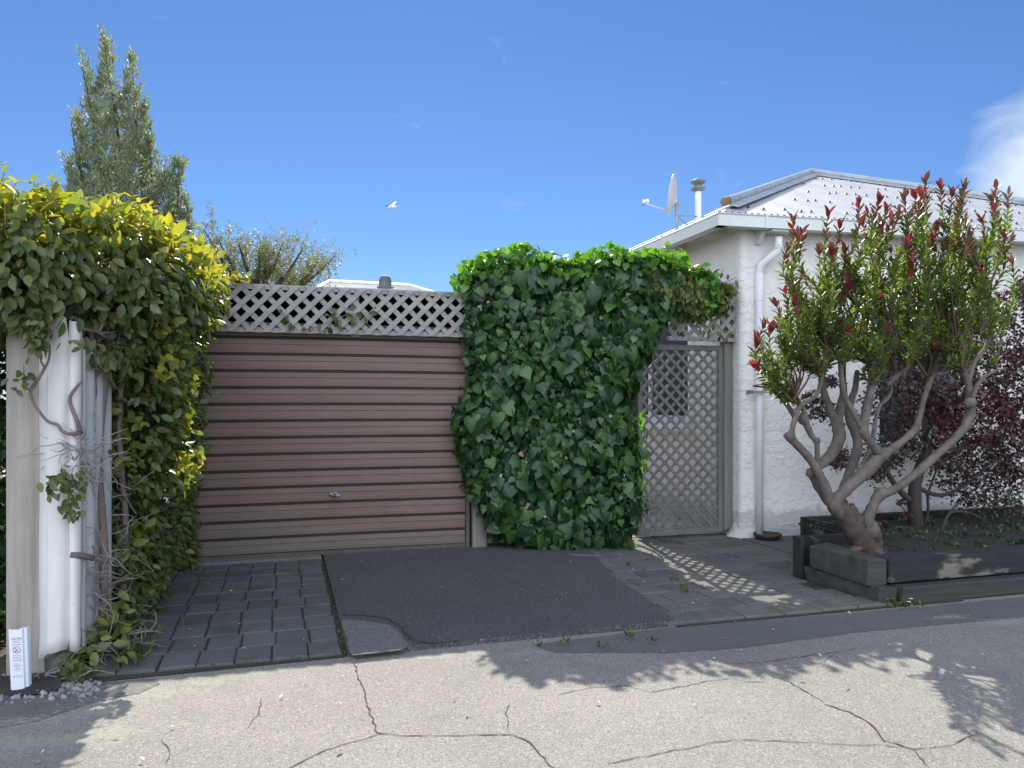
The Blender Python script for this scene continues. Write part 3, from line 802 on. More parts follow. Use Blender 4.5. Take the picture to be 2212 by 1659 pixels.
# ================================================================== HOUSE
HX, HYF = 4.79, 7.35
house = thing('white_house', 'white stucco house with a pale corrugated iron hip roof', 'house', (HX, HYF, 0))
HFX, HFY = math.cos(R(4.2)), -math.sin(R(4.2))      # direction of the street wall; the side wall runs straight back
def unrot(p):
    p = Vector(p); u = (p.x - HX) / HFX
    return Vector((HX + u, p.y - u * HFY, p.z))
def skew(p): return (HX + (p[0] - HX) * HFX, p[1] + (p[0] - HX) * HFY, p[2])
EZ = 3.46
mb = MB()
r = 0.06
arc = [(HX + r - r * math.cos(a), HYF + r - r * math.sin(a)) for a in np.linspace(0, math.pi / 2, 7)]
mb.slab(arc + [(11.6, HYF), (11.6, 17.5), (HX, 17.5)], 0.0, EZ)
wall = mb.build('wall', M['stucco'], house)
MB().slab([(x - 0.012 * (1 if x < HX + r else 0), y - 0.012) for x, y in arc] + [(11.6, HYF - 0.012), (11.6, HYF + 0.1), (HX + 0.2, HYF + 0.1)], 0.0, 0.165).build('plinth', M['stucco'], house, bevel=0.006)
# broken plaster footing at the corner
f0 = MB()
f0.add([(HX - .12, HYF + .12, 0), (HX - .08, HYF - .04, 0), (HX + .12, HYF - .07, 0), (HX + .30, HYF - .02, 0), (HX - .06, HYF + .12, .10), (HX - .04, HYF + .0, .07), (HX + .03, HYF - .04, .085), (HX + .20, HYF - .014, .06), (HX - .01, HYF + .12, .17), (HX + .03, HYF + .06, .16), (HX + .14, HYF + .0, .15)], [(0, 1, 5, 4), (1, 2, 6, 5), (2, 3, 7, 6), (4, 5, 9, 8), (5, 6, 10, 9), (6, 7, 10), (0, 4, 8)])
f0.build('footing', M['stucco'], house, smooth=True)
# roof
o_ = 0.66
ex0, ey0, ez = HX - 0.41, HYF - 0.25, 3.50
HT = 4.07
ex1 = ex0 + 2 * HT
PT = 0.441
def roof_face():
    mb = MB()
    n = 520
    rows = 7
    xs = np.linspace(ex0, ex1, n)
    vs = []
    for i, x in enumerate(xs):
        t = min(x - ex0, ex1 - x)
        a = 0.014 * math.cos(2 * math.pi * (x - ex0) / 0.076)
        for k in range(rows):
            q = t * k / (rows - 1)
            vs.append((x, ey0 + q, ez + PT * q + a))
    fs = [(i * rows + k, (i + 1) * rows + k, (i + 1) * rows + k + 1, i * rows + k + 1) for i in range(n - 1) for k in range(rows - 1)]
    mb.add(vs, fs)
    return mb
pk = (ex0 + HT, ey0 + HT, ez + PT * HT)
mb = MB()
mb.add([(ex0, ey0, ez), pk, (pk[0], 18.2, pk[2]), (ex0, 18.2, ez)], [(0, 1, 2, 3)])
mb.add([(ex1, ey0, ez), pk, (pk[0], 18.2, pk[2]), (ex1, 18.2, ez)], [(3, 2, 1, 0)])
mb.build('side_roof', M['roof'], house, recalc=False)
up = Vector((0, 0, 1))
def capline(a, b, rad=0.046, lift=0.065, wing=0.16):
    a, b = Vector(a), Vector(b)
    mb = MB()
    n = 6
    pts = [a.lerp(b, i / n) + Vector((0, 0, lift)) for i in range(n + 1)]
    mb.tube(pts, rad, 12)
    d = (b - a).normalized(); sd = d.cross(up).normalized()
    for s_ in (-1, 1):
        q = [a + up * (lift - 0.02), b + up * (lift - 0.02), b + sd * s_ * wing + up * (0.035 - 0.3 * wing), a + sd * s_ * wing + up * (0.035 - 0.3 * wing)]
        q2 = [v - up * 0.012 for v in q]
        mb.add(q + q2, [(0, 1, 2, 3), (7, 6, 5, 4), (2, 6, 7, 3), (0, 3, 7, 4), (1, 5, 6, 2)])
    return mb
capline((ex0 + .20, ey0 + .20, ez + .02 + .2 * PT), pk, wing=0.13).build('ridge_cap', M['cap'], house, smooth=False)
capline((ex1, ey0, ez), pk).build('ridge_cap', M['cap'], house)
capline(pk, (pk[0], 18.2, pk[2])).build('ridge_cap', M['cap'], house)
# open cap end
MB().tube([(ex0 + .17, ey0 + .17, ez + .16), (ex0 + .22, ey0 + .22, ez + .185)], [0.050, 0.052], 12).build('cap_end', simple('rusty_steel', (0.30, 0.19, 0.13), (0.14, 0.09, 0.07), 20, 0.8), house)
# roofing screws are part of the roof sheet
mb = roof_face()
nf_ = len(mb.f)
for row, q in enumerate((0.28, 1.1, 1.9, 2.7, 3.5)):
    x = ex0 + q + 0.25
    while x < ex1 - q - 0.1:
        if random.random() < 0.85:
            yy = ey0 + q + random.uniform(-0.05, 0.05); xx = ex0 + round((x - ex0) / 0.076) * 0.076
            zz = ez + PT * (yy - ey0) + 0.008
            for (dx, dy) in ((0, 0),):
                mb.add([(xx - .017, yy - .017, zz - .01), (xx + .017, yy - .017, zz - .01), (xx + .017, yy + .017, zz + .006), (xx - .017, yy + .017, zz + .006), (xx, yy, zz + 0.032)], [(0, 1, 4), (1, 2, 4), (2, 3, 4), (3, 0, 4)])
        x += 0.152 * random.choice((1, 1, 1, 2))
ro = mb.build('roof', [M['roof'], M['black']], house, smooth=True, recalc=False)
for p_ in ro.data.polygons[nf_:]: p_.material_index = 1
# gutter: profile swept along front and side
def gutter(mb, a, b, outv):
    a, b, outv = Vector(a), Vector(b), Vector(outv)
    prof = [(-0.0, 0.0), (-0.0, 0.115), (0.012, 0.13), (0.0, 0.14), (-0.012, 0.13), (-0.012, 0.012), (-0.10, 0.012), (-0.10, 0.13), (-0.112, 0.13), (-0.112, 0.0)]
    n = len(prof)
    vs = []
    for p_, s_ in ((a, 0), (b, 1)):
        for u, w_ in prof: vs.append(p_ + outv * u + up * (w_ - 0.02))
    mb.add(vs, [(i, (i + 1) % n, (i + 1) % n + n, i + n) for i in range(n)])
gz = ez - 0.125
mb = MB()
gutter(mb, (ex0 - 0.02, ey0 - 0.02, gz), (ex1 + 0.1, ey0 - 0.02, gz), (0, -1, 0))
gutter(mb, (ex0 - 0.02, ey0 - 0.02, gz), (ex0 - 0.02, 18.2, gz), (-1, 0, 0))
for x in (4.9, 7.3, 9.7): mb.box(x, x + 0.03, ey0 - 0.036, ey0 - 0.018, gz - 0.026, gz + 0.125)
for y in (8.3, 9.6, 11.5): mb.box(ex0 - 0.036, ex0 - 0.018, y, y + 0.03, gz - 0.026, gz + 0.125)
mb.build('gutter', M['gutter'], house, recalc=True)
# soffit boards and rafters
mb = MB()
mb.add([(ex0 + .1, ey0 + .1, ez - .05), (12.0, ey0 + .1, ez - .05), (11.4, HYF, ez + .04), (HX, HYF, ez + .04)], [(0, 1, 2, 3)])
mb.add([(ex0 + .1, ey0 + .1, ez - .05), (HX, HYF, ez + .04), (HX, 18.2, ez + .04), (ex0 + .1, 18.2, ez - .05)], [(0, 1, 2, 3)])
mb.build('soffit', M['stucco'], house, recalc=False)
for y in (7.62, 8.52, 9.55, 10.5, 11.4, 12.3):
    mb = MB()
    n0 = [(ex0 + .12, y, ez - .15), (HX + .0, y, ez - .10), (HX + .0, y, ez + .02), (ex0 + .12, y, ez - .055)]
    mb.add([v for v in n0] + [(v[0], v[1] + 0.045, v[2]) for v in n0], [(0, 1, 2, 3), (7, 6, 5, 4), (0, 4, 5, 1), (1, 5, 6, 2), (2, 6, 7, 3), (3, 7, 4, 0)])
    mb.build('rafter', M['gutter'], house)
for x in (4.95, 6.2, 7.1, 8.0, 8.9):
    mb = MB()
    n0 = [(x, ey0 + .11, ez - .14), (x, HYF, ez - .20), (x, HYF, ez + .02), (x, ey0 + .11, ez - .055)]
    if x < 5: n0 = [(x, ey0 + .11, ez - .15), (x, ey0 + .20, ez - .27), (x, HYF, ez - .27), (x, HYF, ez - .02)]
    mb.add([v for v in n0] + [(v[0] + 0.05, v[1], v[2]) for v in n0], [(0, 1, 2, 3), (7, 6, 5, 4), (0, 4, 5, 1), (1, 5, 6, 2), (2, 6, 7, 3), (3, 7, 4, 0)])
    mb.build('rafter', M['gutter'], house)
# downpipe
def PU(x, y, Y): return unrot(P(x, y, Y))
t0 = PU(1682, 512, ey0 + 0.06)
b0 = PU(1640, 600, HYF - 0.05)
bb = PU(1634, 1160, HYF - 0.05)
mb = MB()
pth = [t0, PU(1682, 528, ey0 + 0.06), PU(1681, 540, ey0 + 0.08), PU(1645, 572, HYF - 0.09), PU(1641, 586, HYF - 0.05), b0, (b0.x, b0.y, 1.5), (b0.x, b0.y, 0.06)]
mb.tube(pth, 0.040, 16, cap=True)
dp = mb.build('downpipe', M['pvc'], house, smooth=True)
tt = PU(1682, 500, ey0 + 0.06)
MB().box(tt.x - 0.13, tt.x + 0.13, ey0 + 0.0, ey0 + 0.12, tt.z - 0.02, gz - 0.022).build('outlet', M['gutter'], dp, bevel=0.012)
for q0, q1, rr in ((PU(1682, 526, ey0 + 0.06), PU(1682, 534, ey0 + 0.07), 0.045), (PU(1641, 592, HYF - 0.05), PU(1640, 650, HYF - 0.05), 0.044), (PU(1665, 556, HYF - .08), PU(1660, 560, HYF - .07), 0.044)):
    MB().tube([q0, q1], rr, 16).build('pipe_socket', M['pvc'], dp, smooth=False)
br = PU(1628, 847, HYF - 0.02)
MB().box(br.x - 0.08, b0.x + 0.05, HYF - 0.100, HYF - 0.094, br.z - 0.014, br.z + 0.014).box(br.x - 0.085, br.x - 0.065, HYF - 0.1, HYF + 0.01, br.z - 0.02, br.z + 0.02).build('bracket', M['galv'], dp)
# side window seen through the gate
mb = MB()
wy0, wy1, wz0, wz1 = 8.42, 10.6, 1.33, 2.52
for (a, b_, c_, d_) in ((wy0 - 0.09, wy0, wz0 - .09, wz1 + .09), (wy1, wy1 + .09, wz0 - .09, wz1 + .09)): mb.box(HX - 0.05, HX + 0.02, a, b_, c_, d_)
mb.box(HX - 0.05, HX + 0.02, wy0, wy1, wz1, wz1 + .09)
mb.box(HX - 0.12, HX + 0.02, wy0 - 0.09, wy1 + .09, wz0 - .18, wz0 - 0.092)
mb.box(HX - 0.04, HX + 0.02, wy0, wy1, wz0 - .09, wz0)
mb.box(HX - 0.035, HX + 0.02, 9.45, 9.51, wz0, wz1)
wf = mb.build('window', M['frame'], house)
MB().box(HX - 0.012, HX - 0.004, wy0, wy1, wz0, wz1).build('pane', M['glass'], wf)
# front window behind the conebush
w0, w1 = unrot(P(1880, 0, HYF - 0.10)).x, unrot(P(2075, 0, HYF - 0.2)).x
mb = MB()
za, zb = 1.05, 2.62
mb.box(w0, w0 + .07, HYF - 0.04, HYF + .02, za, zb); mb.box(w1 - .07, w1, HYF - 0.04, HYF + .02, za, zb)
mb.box(w0 + .07, w1 - .07, HYF - 0.04, HYF + .02, zb - .08, zb); mb.box(w0 - .03, w1 + .03, HYF - 0.09, HYF + .02, za - .07, za - 0.002)
mb.box((w0 + w1) / 2 - .03, (w0 + w1) / 2 + .03, HYF - 0.035, HYF + .02, za, zb - .08)
wf2 = mb.build('window', M['frame'], house)
MB().box(w0 + .07, w1 - .07, HYF - 0.012, HYF - 0.004, za, zb - .08).build('pane', M['glass'], wf2)
# flue on the side roof
fc = unrot(PD(1508, 470, 13.0))
rz = ez + PT * (fc.x - ex0)
mb = MB().lathe([(0.0, 0), (0.062, 0), (0.062, 1.5)], (fc.x, fc.y, rz - 0.1), 18)
ztop = CH + (HY - 408) / F * 13.0
mb = MB().lathe([(0.052, 0), (0.052, ztop - rz + 0.1)], (fc.x, fc.y, rz - 0.1), 20)
fl = mb.build('flue', M['pvc'], house, smooth=True)
mb = MB()
mb.lathe([(0.055, -0.02), (0.12, 0.015), (0.125, 0.04), (0.06, 0.065), (0.055, 0.10), (0.10, 0.115), (0.125, 0.14), (0.125, 0.16), (0.07, 0.19), (0.0, 0.20)], (fc.x, fc.y, ztop - 0.03), 22)
mb.build('cowl', simple('weathered_green_cowl', (0.20, 0.23, 0.20), (0.12, 0.13, 0.12), 9, 0.6), fl, smooth=True)
# cover vent on the wall base
vc = P(2095, 1132, HYF - 0.02)

for ch in [c for c in house.children_recursive if c.type == 'MESH']:
    mwc = ch.matrix_world.copy(); inv = mwc.inverted()
    for v in ch.data.vertices: v.co = inv @ Vector(skew(mwc @ v.co))
    ch.data.update()
# ---------------------------------------------- satellite dish
sd = thing('satellite_dish', 'grey satellite dish on a steel mast at the roof edge', 'satellite dish', tuple(PD(1462, 497, 12.6)))
Zd = 12.6
def D_(x, y, dz=0.0): return PD(x, y, Zd + dz)
MB().tube([D_(1462, 510), D_(1462, 434)], 0.024, 10).build('mast', M['galv'], sd)
MB().tube([D_(1463, 466), D_(1520, 468, 0.5)], 0.010, 6).tube([D_(1463, 467), D_(1490, 490, 0.2)], 0.010, 6).build('stay', M['galv'], sd)
left = Vector((-CY, SY, 0)); fwd = Vector((SY, CY, 0))
dn = (left * 0.93 + fwd * 0.32 + up * 0.16).normalized()
ctr = D_(1453, 421)
axu = (up - dn * up.dot(dn)).normalized(); axv = dn.cross(axu)
mb = MB()
RU, RV = 0.335, 0.30
def dishpt(rr, a, off): return ctr + axu * RU * rr * math.cos(a) + axv * RV * rr * math.sin(a) + dn * (0.085 * rr * rr - 0.06 + off)
rings, seg = 8, 36
vs = []
for off in (0, -0.008):
    for i in range(rings + 1):
        for k in range(seg): vs.append(dishpt(max(i, 0.01) / rings, 2 * math.pi * k / seg, off))
n1 = (rings + 1) * seg
fs = []
for o2 in (0, n1):
    for i in range(rings):
        for k in range(seg): fs.append((o2 + i * seg + k, o2 + i * seg + (k + 1) % seg, o2 + (i + 1) * seg + (k + 1) % seg, o2 + (i + 1) * seg + k))
for k in range(seg): fs.append((rings * seg + k, rings * seg + (k + 1) % seg, n1 + rings * seg + (k + 1) % seg, n1 + rings * seg + k))
mb.add(vs, fs); mb.build('reflector', M['dish'], sd, smooth=True)
mb = MB()
q = [D_(1446, 416), D_(1456, 420), D_(1459, 436), D_(1449, 446), D_(1444, 447)]
q = [D_(1450, 418), D_(1457, 421), D_(1460, 430), D_(1460, 438), D_(1451, 446), D_(1445, 449), D_(1446, 440)]
n = len(q)
mb.add([v - fwd * 0.05 for v in q] + [v + fwd * 0.04 for v in q], [tuple(range(n)), tuple(reversed(range(n, 2 * n)))] + [(i, i + n, (i + 1) % n + n, (i + 1) % n) for i in range(n)])
mb.build('bracket', M['dish'], sd)
MB().tube([D_(1444, 455), D_(1425, 450), D_(1405, 444), D_(1396, 440), D_(1394, 436)], 0.015, 8).build('arm', M['dish'], sd, smooth=True)
MB().tube([D_(1388, 435), D_(1392, 435), D_(1392.1, 435), D_(1396, 434.5), D_(1396.1, 434.5), D_(1401, 434)], [0.03, 0.03, 0.022, 0.022, 0.032, 0.032], 12).build('receiver', M['pvc'], sd)
MB().tube([D_(1389, 437), D_(1387, 442), D_(1389, 446), D_(1392, 441)], 0.004, 5).build('cable', M['black'], sd)
for y in (436, 441.5): MB().tube([D_(1459, y), D_(1467, y)], 0.028, 8).build('clamp', M['galv'], sd)

# ---------------------------------------------- saucer under the pipe
sc_ = thing('drain_saucer', 'dark terracotta saucer under the foot of the downpipe', 'saucer', (b0.x + 0.02, HYF - 0.12, 0.03))
MB().lathe([(0.0, 0.012), (0.10, 0.012), (0.135, 0.06), (0.15, 0.06), (0.15, 0.045), (0.115, 0.0), (0.0, 0.0)], (b0.x + 0.02, HYF - 0.17, 0.026), 26).build('bowl', M['terracotta'], sc_, smooth=True)

# ================================================================== FAR HOUSE
fh = thing('distant_house', 'distant house with a grey corrugated hip roof beyond the lattice', 'house', (3, 31, 0))
Zf = 30.0
A0, B0 = PD(713, 608.5, Zf), PD(890, 618, Zf)
A1, B1 = PD(655, 634, Zf - 3.0), PD(960, 640, Zf - 3.0)
A1.z = B1.z = min(A1.z, B1.z)
mb = MB()
n = 190
vs = []
for i in range(n + 1):
    t = i / n
    a = 0.02 * math.cos(2 * math.pi * i / 2)
    lo = A1.lerp(B1, t); hi_t = min(1, max(0, (t - 0.14) / 0.74)); hi = A0.lerp(B0, hi_t)
    if t < 0.14: hi = A1.lerp(A0, t / 0.14)
    if t > 0.88: hi = B1.lerp(B0, (1 - t) / 0.12)
    vs += [lo + up * a, hi + up * a]
mb.add(vs, [(2 * i, 2 * i + 2, 2 * i + 3, 2 * i + 1) for i in range(n)])
bk0, bk1 = A1 + Vector((0, 9, 0)), B1 + Vector((0, 9, 0))
mb.add([A0, A1, bk0], [(0, 1, 2)]); mb.add([B0, B1, bk1], [(0, 1, 2)]); mb.add([A0, B0, bk1, bk0], [(0, 1, 2, 3)])
rf2 = mb.build('roof', M['roof2'], fh, recalc=False)
MB().tube([A1, A0, B0, B1], 0.09, 6).build('ridge_cap', M['frame'], rf2)
w_a, w_b = A1 + Vector((0.5, 0.6, 0)), B1 + Vector((-0.5, 0.6, 0))
MB().box(w_a.x, w_b.x, 28.0, 37.0, 0, A1.z - 0.05).build('wall', M['cream'], fh)
cc = PD(832, 600, 29.2)
mb = MB().lathe([(0.26, -1.6), (0.26, -0.35), (0.32, -0.33), (0.32, -0.24), (0.24, -0.22), (0.24, 0.0), (0.20, 0.13), (0.10, 0.2), (0.0, 0.22)], (cc.x, cc.y, cc.z - 0.12), 18)
mb.build('chimney', simple('grey_green_chimney', (0.10, 0.12, 0.11), (0.07, 0.08, 0.075), 5, 0.7), fh, smooth=True)
# neighbouring outbuilding seen through the lattice: sunlit cream roof strip over dark boards
sh = thing('garden_shed', 'dark boarded shed with a cream roof seen through the lattice', 'shed', (1.2, 13, 0))
s0, s1 = P(560, 700, 13.0).x, P(985, 700, 13.0).x
MB().box(s0, s1, 13.0, 15.5, 0, P(750, 662, 13.0).z).build('wall', M['brownboard'], sh)
zl = P(750, 661, 12.9).z
mb = MB()
rows = 8
for i in range(rows):
    y0_, y1_ = 12.9 + i * 0.35, 12.9 + (i + 1) * 0.35 + 0.02
    z0_ = zl + i * 0.085; mb.add([(s0 - .1, y0_, z0_), (s1 + .1, y0_, z0_), (s1 + .1, y1_, z0_ + .072), (s0 - .1, y1_, z0_ + .072), (s0 - .1, y0_, z0_ - .013), (s1 + .1, y0_, z0_ - .013)], [(0, 1, 2, 3), (4, 5, 1, 0)])
mb.build('roof', M['cream'], sh, recalc=False)

# ================================================================== LEFT BOUNDARY: post, white sheet, fence
PY = 4.75
pp = thing('fence_post', 'wide bleached grey timber post at the left, wrapped by vine stems', 'post', (-1.35, PY, 0))
xa, xb = P(12, 900, PY).x, P(97, 900, PY).x
MB().box(xa, xb, PY, PY + 0.05, 0.0, 1.97, 0.003).build('board', M['plank'], pp, bevel=0.006)
MB().box(xa + 0.07, xb + .02, PY + 0.055, PY + 0.20, 0.0, 1.93).build('post', M['post'], pp)
ws = thing('metal_flashing', 'creased white metal sheet nailed beside the bleached post', 'metal sheet', (-1.15, PY, 0))
mb = MB()
xc = P(172, 900, PY - 0.02).x
W_ = xc - xb
pr = [(-0.15, 0.01), (0.0, 0.0), (0.02, -0.006), (0.10, -0.014), (0.14, -0.030), (0.17, -0.032), (0.28, -0.040), (0.45, -0.046), (0.58, -0.044), (0.66, -0.030), (0.70, -0.012), (0.74, -0.030), (0.84, -0.038), (0.94, -0.030), (1.0, -0.012), (1.05, 0.02)]
nz_ = 26
vs = []
for j in range(nz_):
    t = j / (nz_ - 1)
    for k, (u, dy) in enumerate(pr):
        top = 1.955 - 0.015 * math.sin(u * 9) - (0.10 if 0.66 < u < 0.72 else 0)
        bot = 0.13 + 0.03 * (1 - min(1, abs(u - 0.5) * 2)) - (0.02 if u < 0.1 else 0)
        z = bot + (top - bot) * t
        vs.append((xb + W_ * u + 0.002 * math.sin(z * 7 + k), PY - 0.012 + dy - (0.03 * max(0, 0.06 - t) / 0.06 if u < 0.5 else 0), z))
nx = len(pr)
mb.add(vs, [(j * nx + k, j * nx + k + 1, (j + 1) * nx + k + 1, (j + 1) * nx + k) for j in range(nz_ - 1) for k in range(nx - 1)])
o = mb.build('sheet', M['whitemetal'], ws, smooth=True, recalc=False)
sm = o.modifiers.new('solid', 'SOLIDIFY'); sm.thickness = 0.003
# corrugated side sheeting turning the corner
mb = MB()
vs = []
for k in range(15):
    y = PY + 0.0 + k * 0.028
    x = xc + 0.004 + 0.009 * math.sin(k * 1.6) + k * 0.0055
    vs += [(x, y, 0.14), (x, y, 1.80 - 0.01 * (k % 3))]
mb.add(vs, [(2 * i, 2 * i + 2, 2 * i + 3, 2 * i + 1) for i in range(14)])
o = mb.build('side_sheet', M['greymetal'], ws, smooth=True, recalc=False)
MB().box(xb + 0.0, xb + 0.15, PY + 0.02, PY + 0.10, 0.0, 0.13).build('packer', M['post'], ws)
sf = thing('boundary_fence', 'dark board fence running back to the garage under the vine', 'fence', (-1.15, 6.2, 0))
MB().box(-1.20, -1.14, PY + 0.25, 7.65, 0.0, 2.2).build('boards', M['brownboard'], sf)
for y in (5.3, 6.3, 7.3): MB().box(-1.14, -1.05, y, y + 0.09, 0.0, 2.3).build('post', M['post'], sf)

# ---------------------------------------------- marker sign
sg = thing('warning_marker', 'small white plastic warning marker with red no-digging circle at the left edge', 'sign', tuple(G(42, 1490)))
SYp = 4.50
def S_(x, y, d=0.0):
    p_ = P(x, y, SYp - d); return p_
mb = MB()
cols = [(0.0, 0.03), (0.04, 0.004), (0.10, 0.0), (0.55, 0.0), (0.72, 0.0), (0.78, 0.010), (0.93, 0.012), (0.97, 0.02), (1.0, 0.035)]
vs = []
rowsn = 12
for j in range(rowsn + 1):
    t = j / rowsn
    for u, dy in cols:
        xL, xR = 18 + 6 * t, 58 + 5 * t
        yT = 1360 - 4 * (u > 0.7) - 0; yB = 1502 - 8 * u
        p_ = P(xL + (xR - xL) * u, yT + (yB - yT) * t, SYp)
        vs.append((p_.x, p_.y + dy, p_.z))
nx = len(cols)
mb.add(vs, [(j * nx + k, j * nx + k + 1, (j + 1) * nx + k + 1, (j + 1) * nx + k) for j in range(rowsn) for k in range(nx - 1)])
o = mb.build('panel', M['plastic'], sg, recalc=False)
sm = o.modifiers.new('solid', 'SOLIDIFY'); sm.thickness = 0.004; sm.offset = -1
def bar(mb, x0, y0, x1, y1, wpx, d=0.006):
    a, b_ = S_(x0, y0, d), S_(x1, y1, d)
    dd = (b_ - a).normalized(); nn = Vector((-dd.z, 0, dd.x)) * wpx / F * 3.97 / 2
    mb.add([a + nn, b_ + nn, b_ - nn, a - nn], [(0, 1, 2, 3)])
def q2(x, y): return ((0 + x / 4.74) / 1.8228, (2450 + y / 4.74) / 1.8228)     # crop 711 x 1659 of [0,2450,150,2800]
def bars(lst, m, name, wpx):
    mb = MB()
    for (xa_, ya_, xb_, yb_) in lst:
        a, b_ = q2(xa_, ya_), q2(xb_, yb_); bar(mb, a[0], a[1], b_[0], b_[1], wpx)
    return mb.build(name, m, sg, recalc=False)
def words(x0, y0, x1, y1, k):
    out = []; x = x0
    while x < x1 - 4:
        l = random.uniform(14, 34); e = min(x1, x + l)
        out.append((x, y0 + (y1 - y0) * (x - x0) / (x1 - x0), e, y0 + (y1 - y0) * (e - x0) / (x1 - x0))); x = e + 4
    return out
bars(words(228, 353, 384, 349, 5) + words(245, 381, 378, 376, 4) + words(240, 623, 392, 618, 5) + words(242, 652, 398, 647, 5) + words(245, 682, 392, 677, 5) + words(270, 778, 362, 775, 3) + words(245, 806, 400, 803, 5) + words(262, 832, 382, 829, 4) + words(285, 858, 362, 855, 3) + words(265, 886, 384, 883, 4) + words(290, 1000, 368, 998, 2) + words(308, 1028, 354, 1026, 2), M['inkgrey'], 'small_print', 0.9)
bars([(232, 423, 380, 413), (243, 721, 398, 714)], M['red'], 'red_rule', 0.9)
bars([(232, 424, 246, 423), (366, 415, 384, 414), (243, 720, 254, 720), (386, 716, 400, 715), (248, 1019, 276, 1016), (376, 1013, 404, 1010)], M['ink'], 'ink_marks', 1.4)
mb = MB()
pc = q2(310, 517)
ringp = [(pc[0] + 8.1 * math.cos(a), pc[1] + 7.3 * math.sin(a)) for a in np.linspace(0, 2 * math.pi, 33)]
for a, b_ in zip(ringp[:-1], ringp[1:]): bar(mb, a[0], a[1], b_[0], b_[1], 1.0)
bar(mb, pc[0] - 5.5, pc[1] - 5.2, pc[0] + 5.5, pc[1] + 5.2, 1.0, 0.007)
mb.build('prohibition_circle', M['red'], sg, recalc=False)
mb = MB(); a = q2(289, 545); bar(mb, a[0] - 1, a[1] + 1, a[0] + 1.2, a[1] - 1.2, 2.6, 0.008); a2 = q2(345, 488); bar(mb, a[0], a[1], a2[0], a2[1], 0.4, 0.0075)
mb.build('shovel_symbol', M['ink'], sg, recalc=False)
cu = bpy.data.curves.new('heading', 'FONT'); cu.body = "encCAG"; cu.size = 0.028; cu.align_x = 'CENTER'
to = bpy.data.objects.new('heading_tmp', cu); C.objects.link(to)
bpy.context.view_layer.update()
me = bpy.data.meshes.new_from_object(to.evaluated_get(bpy.context.evaluated_depsgraph_get()))
bpy.data.objects.remove(to)
me.materials.append(M['ink'])
ho = link('heading', me)
hp = q2(305, 322); pq = S_(hp[0], hp[1], 0.008)
ho.location = pq; ho.rotation_euler = (R(90), 0, 0)
wdt = max(v.co.x for v in me.vertices) - min(v.co.x for v in me.vertices)
k = (18.0 / F * 3.97) / wdt
ho.scale = (k, k * 1.1, k)
bpy.context.view_layer.update()
mw = ho.matrix_world.copy(); ho.parent = sg; ho.matrix_parent_inverse = sg.matrix_world.inverted(); 

# ================================================================== PLANTER
pl = thing('raised_planter', 'raised bed of black tarred sleepers in front of the house', 'planter', (6, 5.2, 0))
p_ = MB().box(4.19, 4.37, 4.66, 5.50, 0.0, 0.132, 0.012).build('sleeper', M['sleeper_grey'], pl, bevel=0.01)
MB().box(4.385, 6.60, 4.63, 4.80, 0.0, 0.130, 0.008).build('sleeper', M['sleeper_grey'], pl, bevel=0.012)
MB().box(6.63, 9.2, 4.62, 4.80, 0.0, 0.125, 0.008).build('sleeper', M['sleeper_grey'], pl, bevel=0.012)
MB().box(4.16, 4.34, 4.74, 5.40, 0.138, 0.33, 0.012).build('sleeper', M['sleeper_grey'], pl, bevel=0.012)
MB().box(4.352, 9.2, 4.72, 4.92, 0.138, 0.325, 0.012).build('sleeper', M['sleeper'], pl, bevel=0.014)
MB().box(4.17, 4.21, 5.52, 5.62, 0.02, 0.36, 0.004).build('end_board', M['black'], pl)
MB().box(4.22, 5.05, 5.56, 5.62, 0.02, 0.36, 0.004).build('back_board', M['sleeper'], pl)
MB().box(5.06, 5.10, 5.56, 6.62, 0.02, 0.33, 0.004).build('back_board', M['sleeper'], pl)
MB().box(5.06, 9.6, 6.63, 6.70, 0.02, 0.33, 0.004).build('back_board', M['sleeper'], pl)
mb = MB()
n = 40
vs = []
for i in range(n + 1):
    for j in range(18):
        x = 4.34 + (9.2 - 4.34) * i / n; y = 4.93 + (6.62 - 4.93) * j / 17
        if x < 5.06: y = 4.93 + (5.55 - 4.93) * j / 17
        vs.append((x, y, 0.27 + random.uniform(-0.012, 0.012)))
mb.add(vs, [(i * 18 + j, (i + 1) * 18 + j, (i + 1) * 18 + j + 1, i * 18 + j + 1) for i in range(n) for j in range(17)])
mb.build('soil', M['soil'], pl, recalc=False)

# ================================================================== PLANTS
def tubes_obj(name, paths, m, parent, seg=8, noise=0.05, step=5):
    mb = MB()
    for pts, rad in paths:
        a, b_ = smooth_path(pts, rad, step)
        mb.tube(a, b_, seg, noise)
    return mb.build(name, m, parent, smooth=True, recalc=False)

# ---- conebush
cb = thing('conebush', 'large conebush with twisted pale trunk and red tipped shoots', 'shrub', (4.55, 5.2, 0.28))
YB = 5.18
def K(cx, cy, dy=0.0): return P((3000 + cx / 2.2114) / 1.8228, (1450 + cy / 2.2114) / 1.8228, YB + dy)
RS = 0.95 / (2.2114 * 1.8228 * 268)
def br(lst, dy0=0.0, dy1=None):
    dy1 = dy0 if dy1 is None else dy1
    n = len(lst)
    return [K(x, y, dy0 + (dy1 - dy0) * i / (n - 1)) for i, (x, y, r_) in enumerate(lst)], [r_ * RS * 1.0 for x, y, r_ in lst]
trunk = [br([(960, 1640, 130), (920, 1570, 118), (850, 1450, 118), (745, 1310, 104), (660, 1190, 86), (640, 1130, 70)]), br([(960, 1600, 95), (960, 1480, 80), (935, 1370, 62)], 0.0, -0.03), br([(840, 1340, 60), (790, 1260, 50), (760, 1200, 45)], -0.05)]
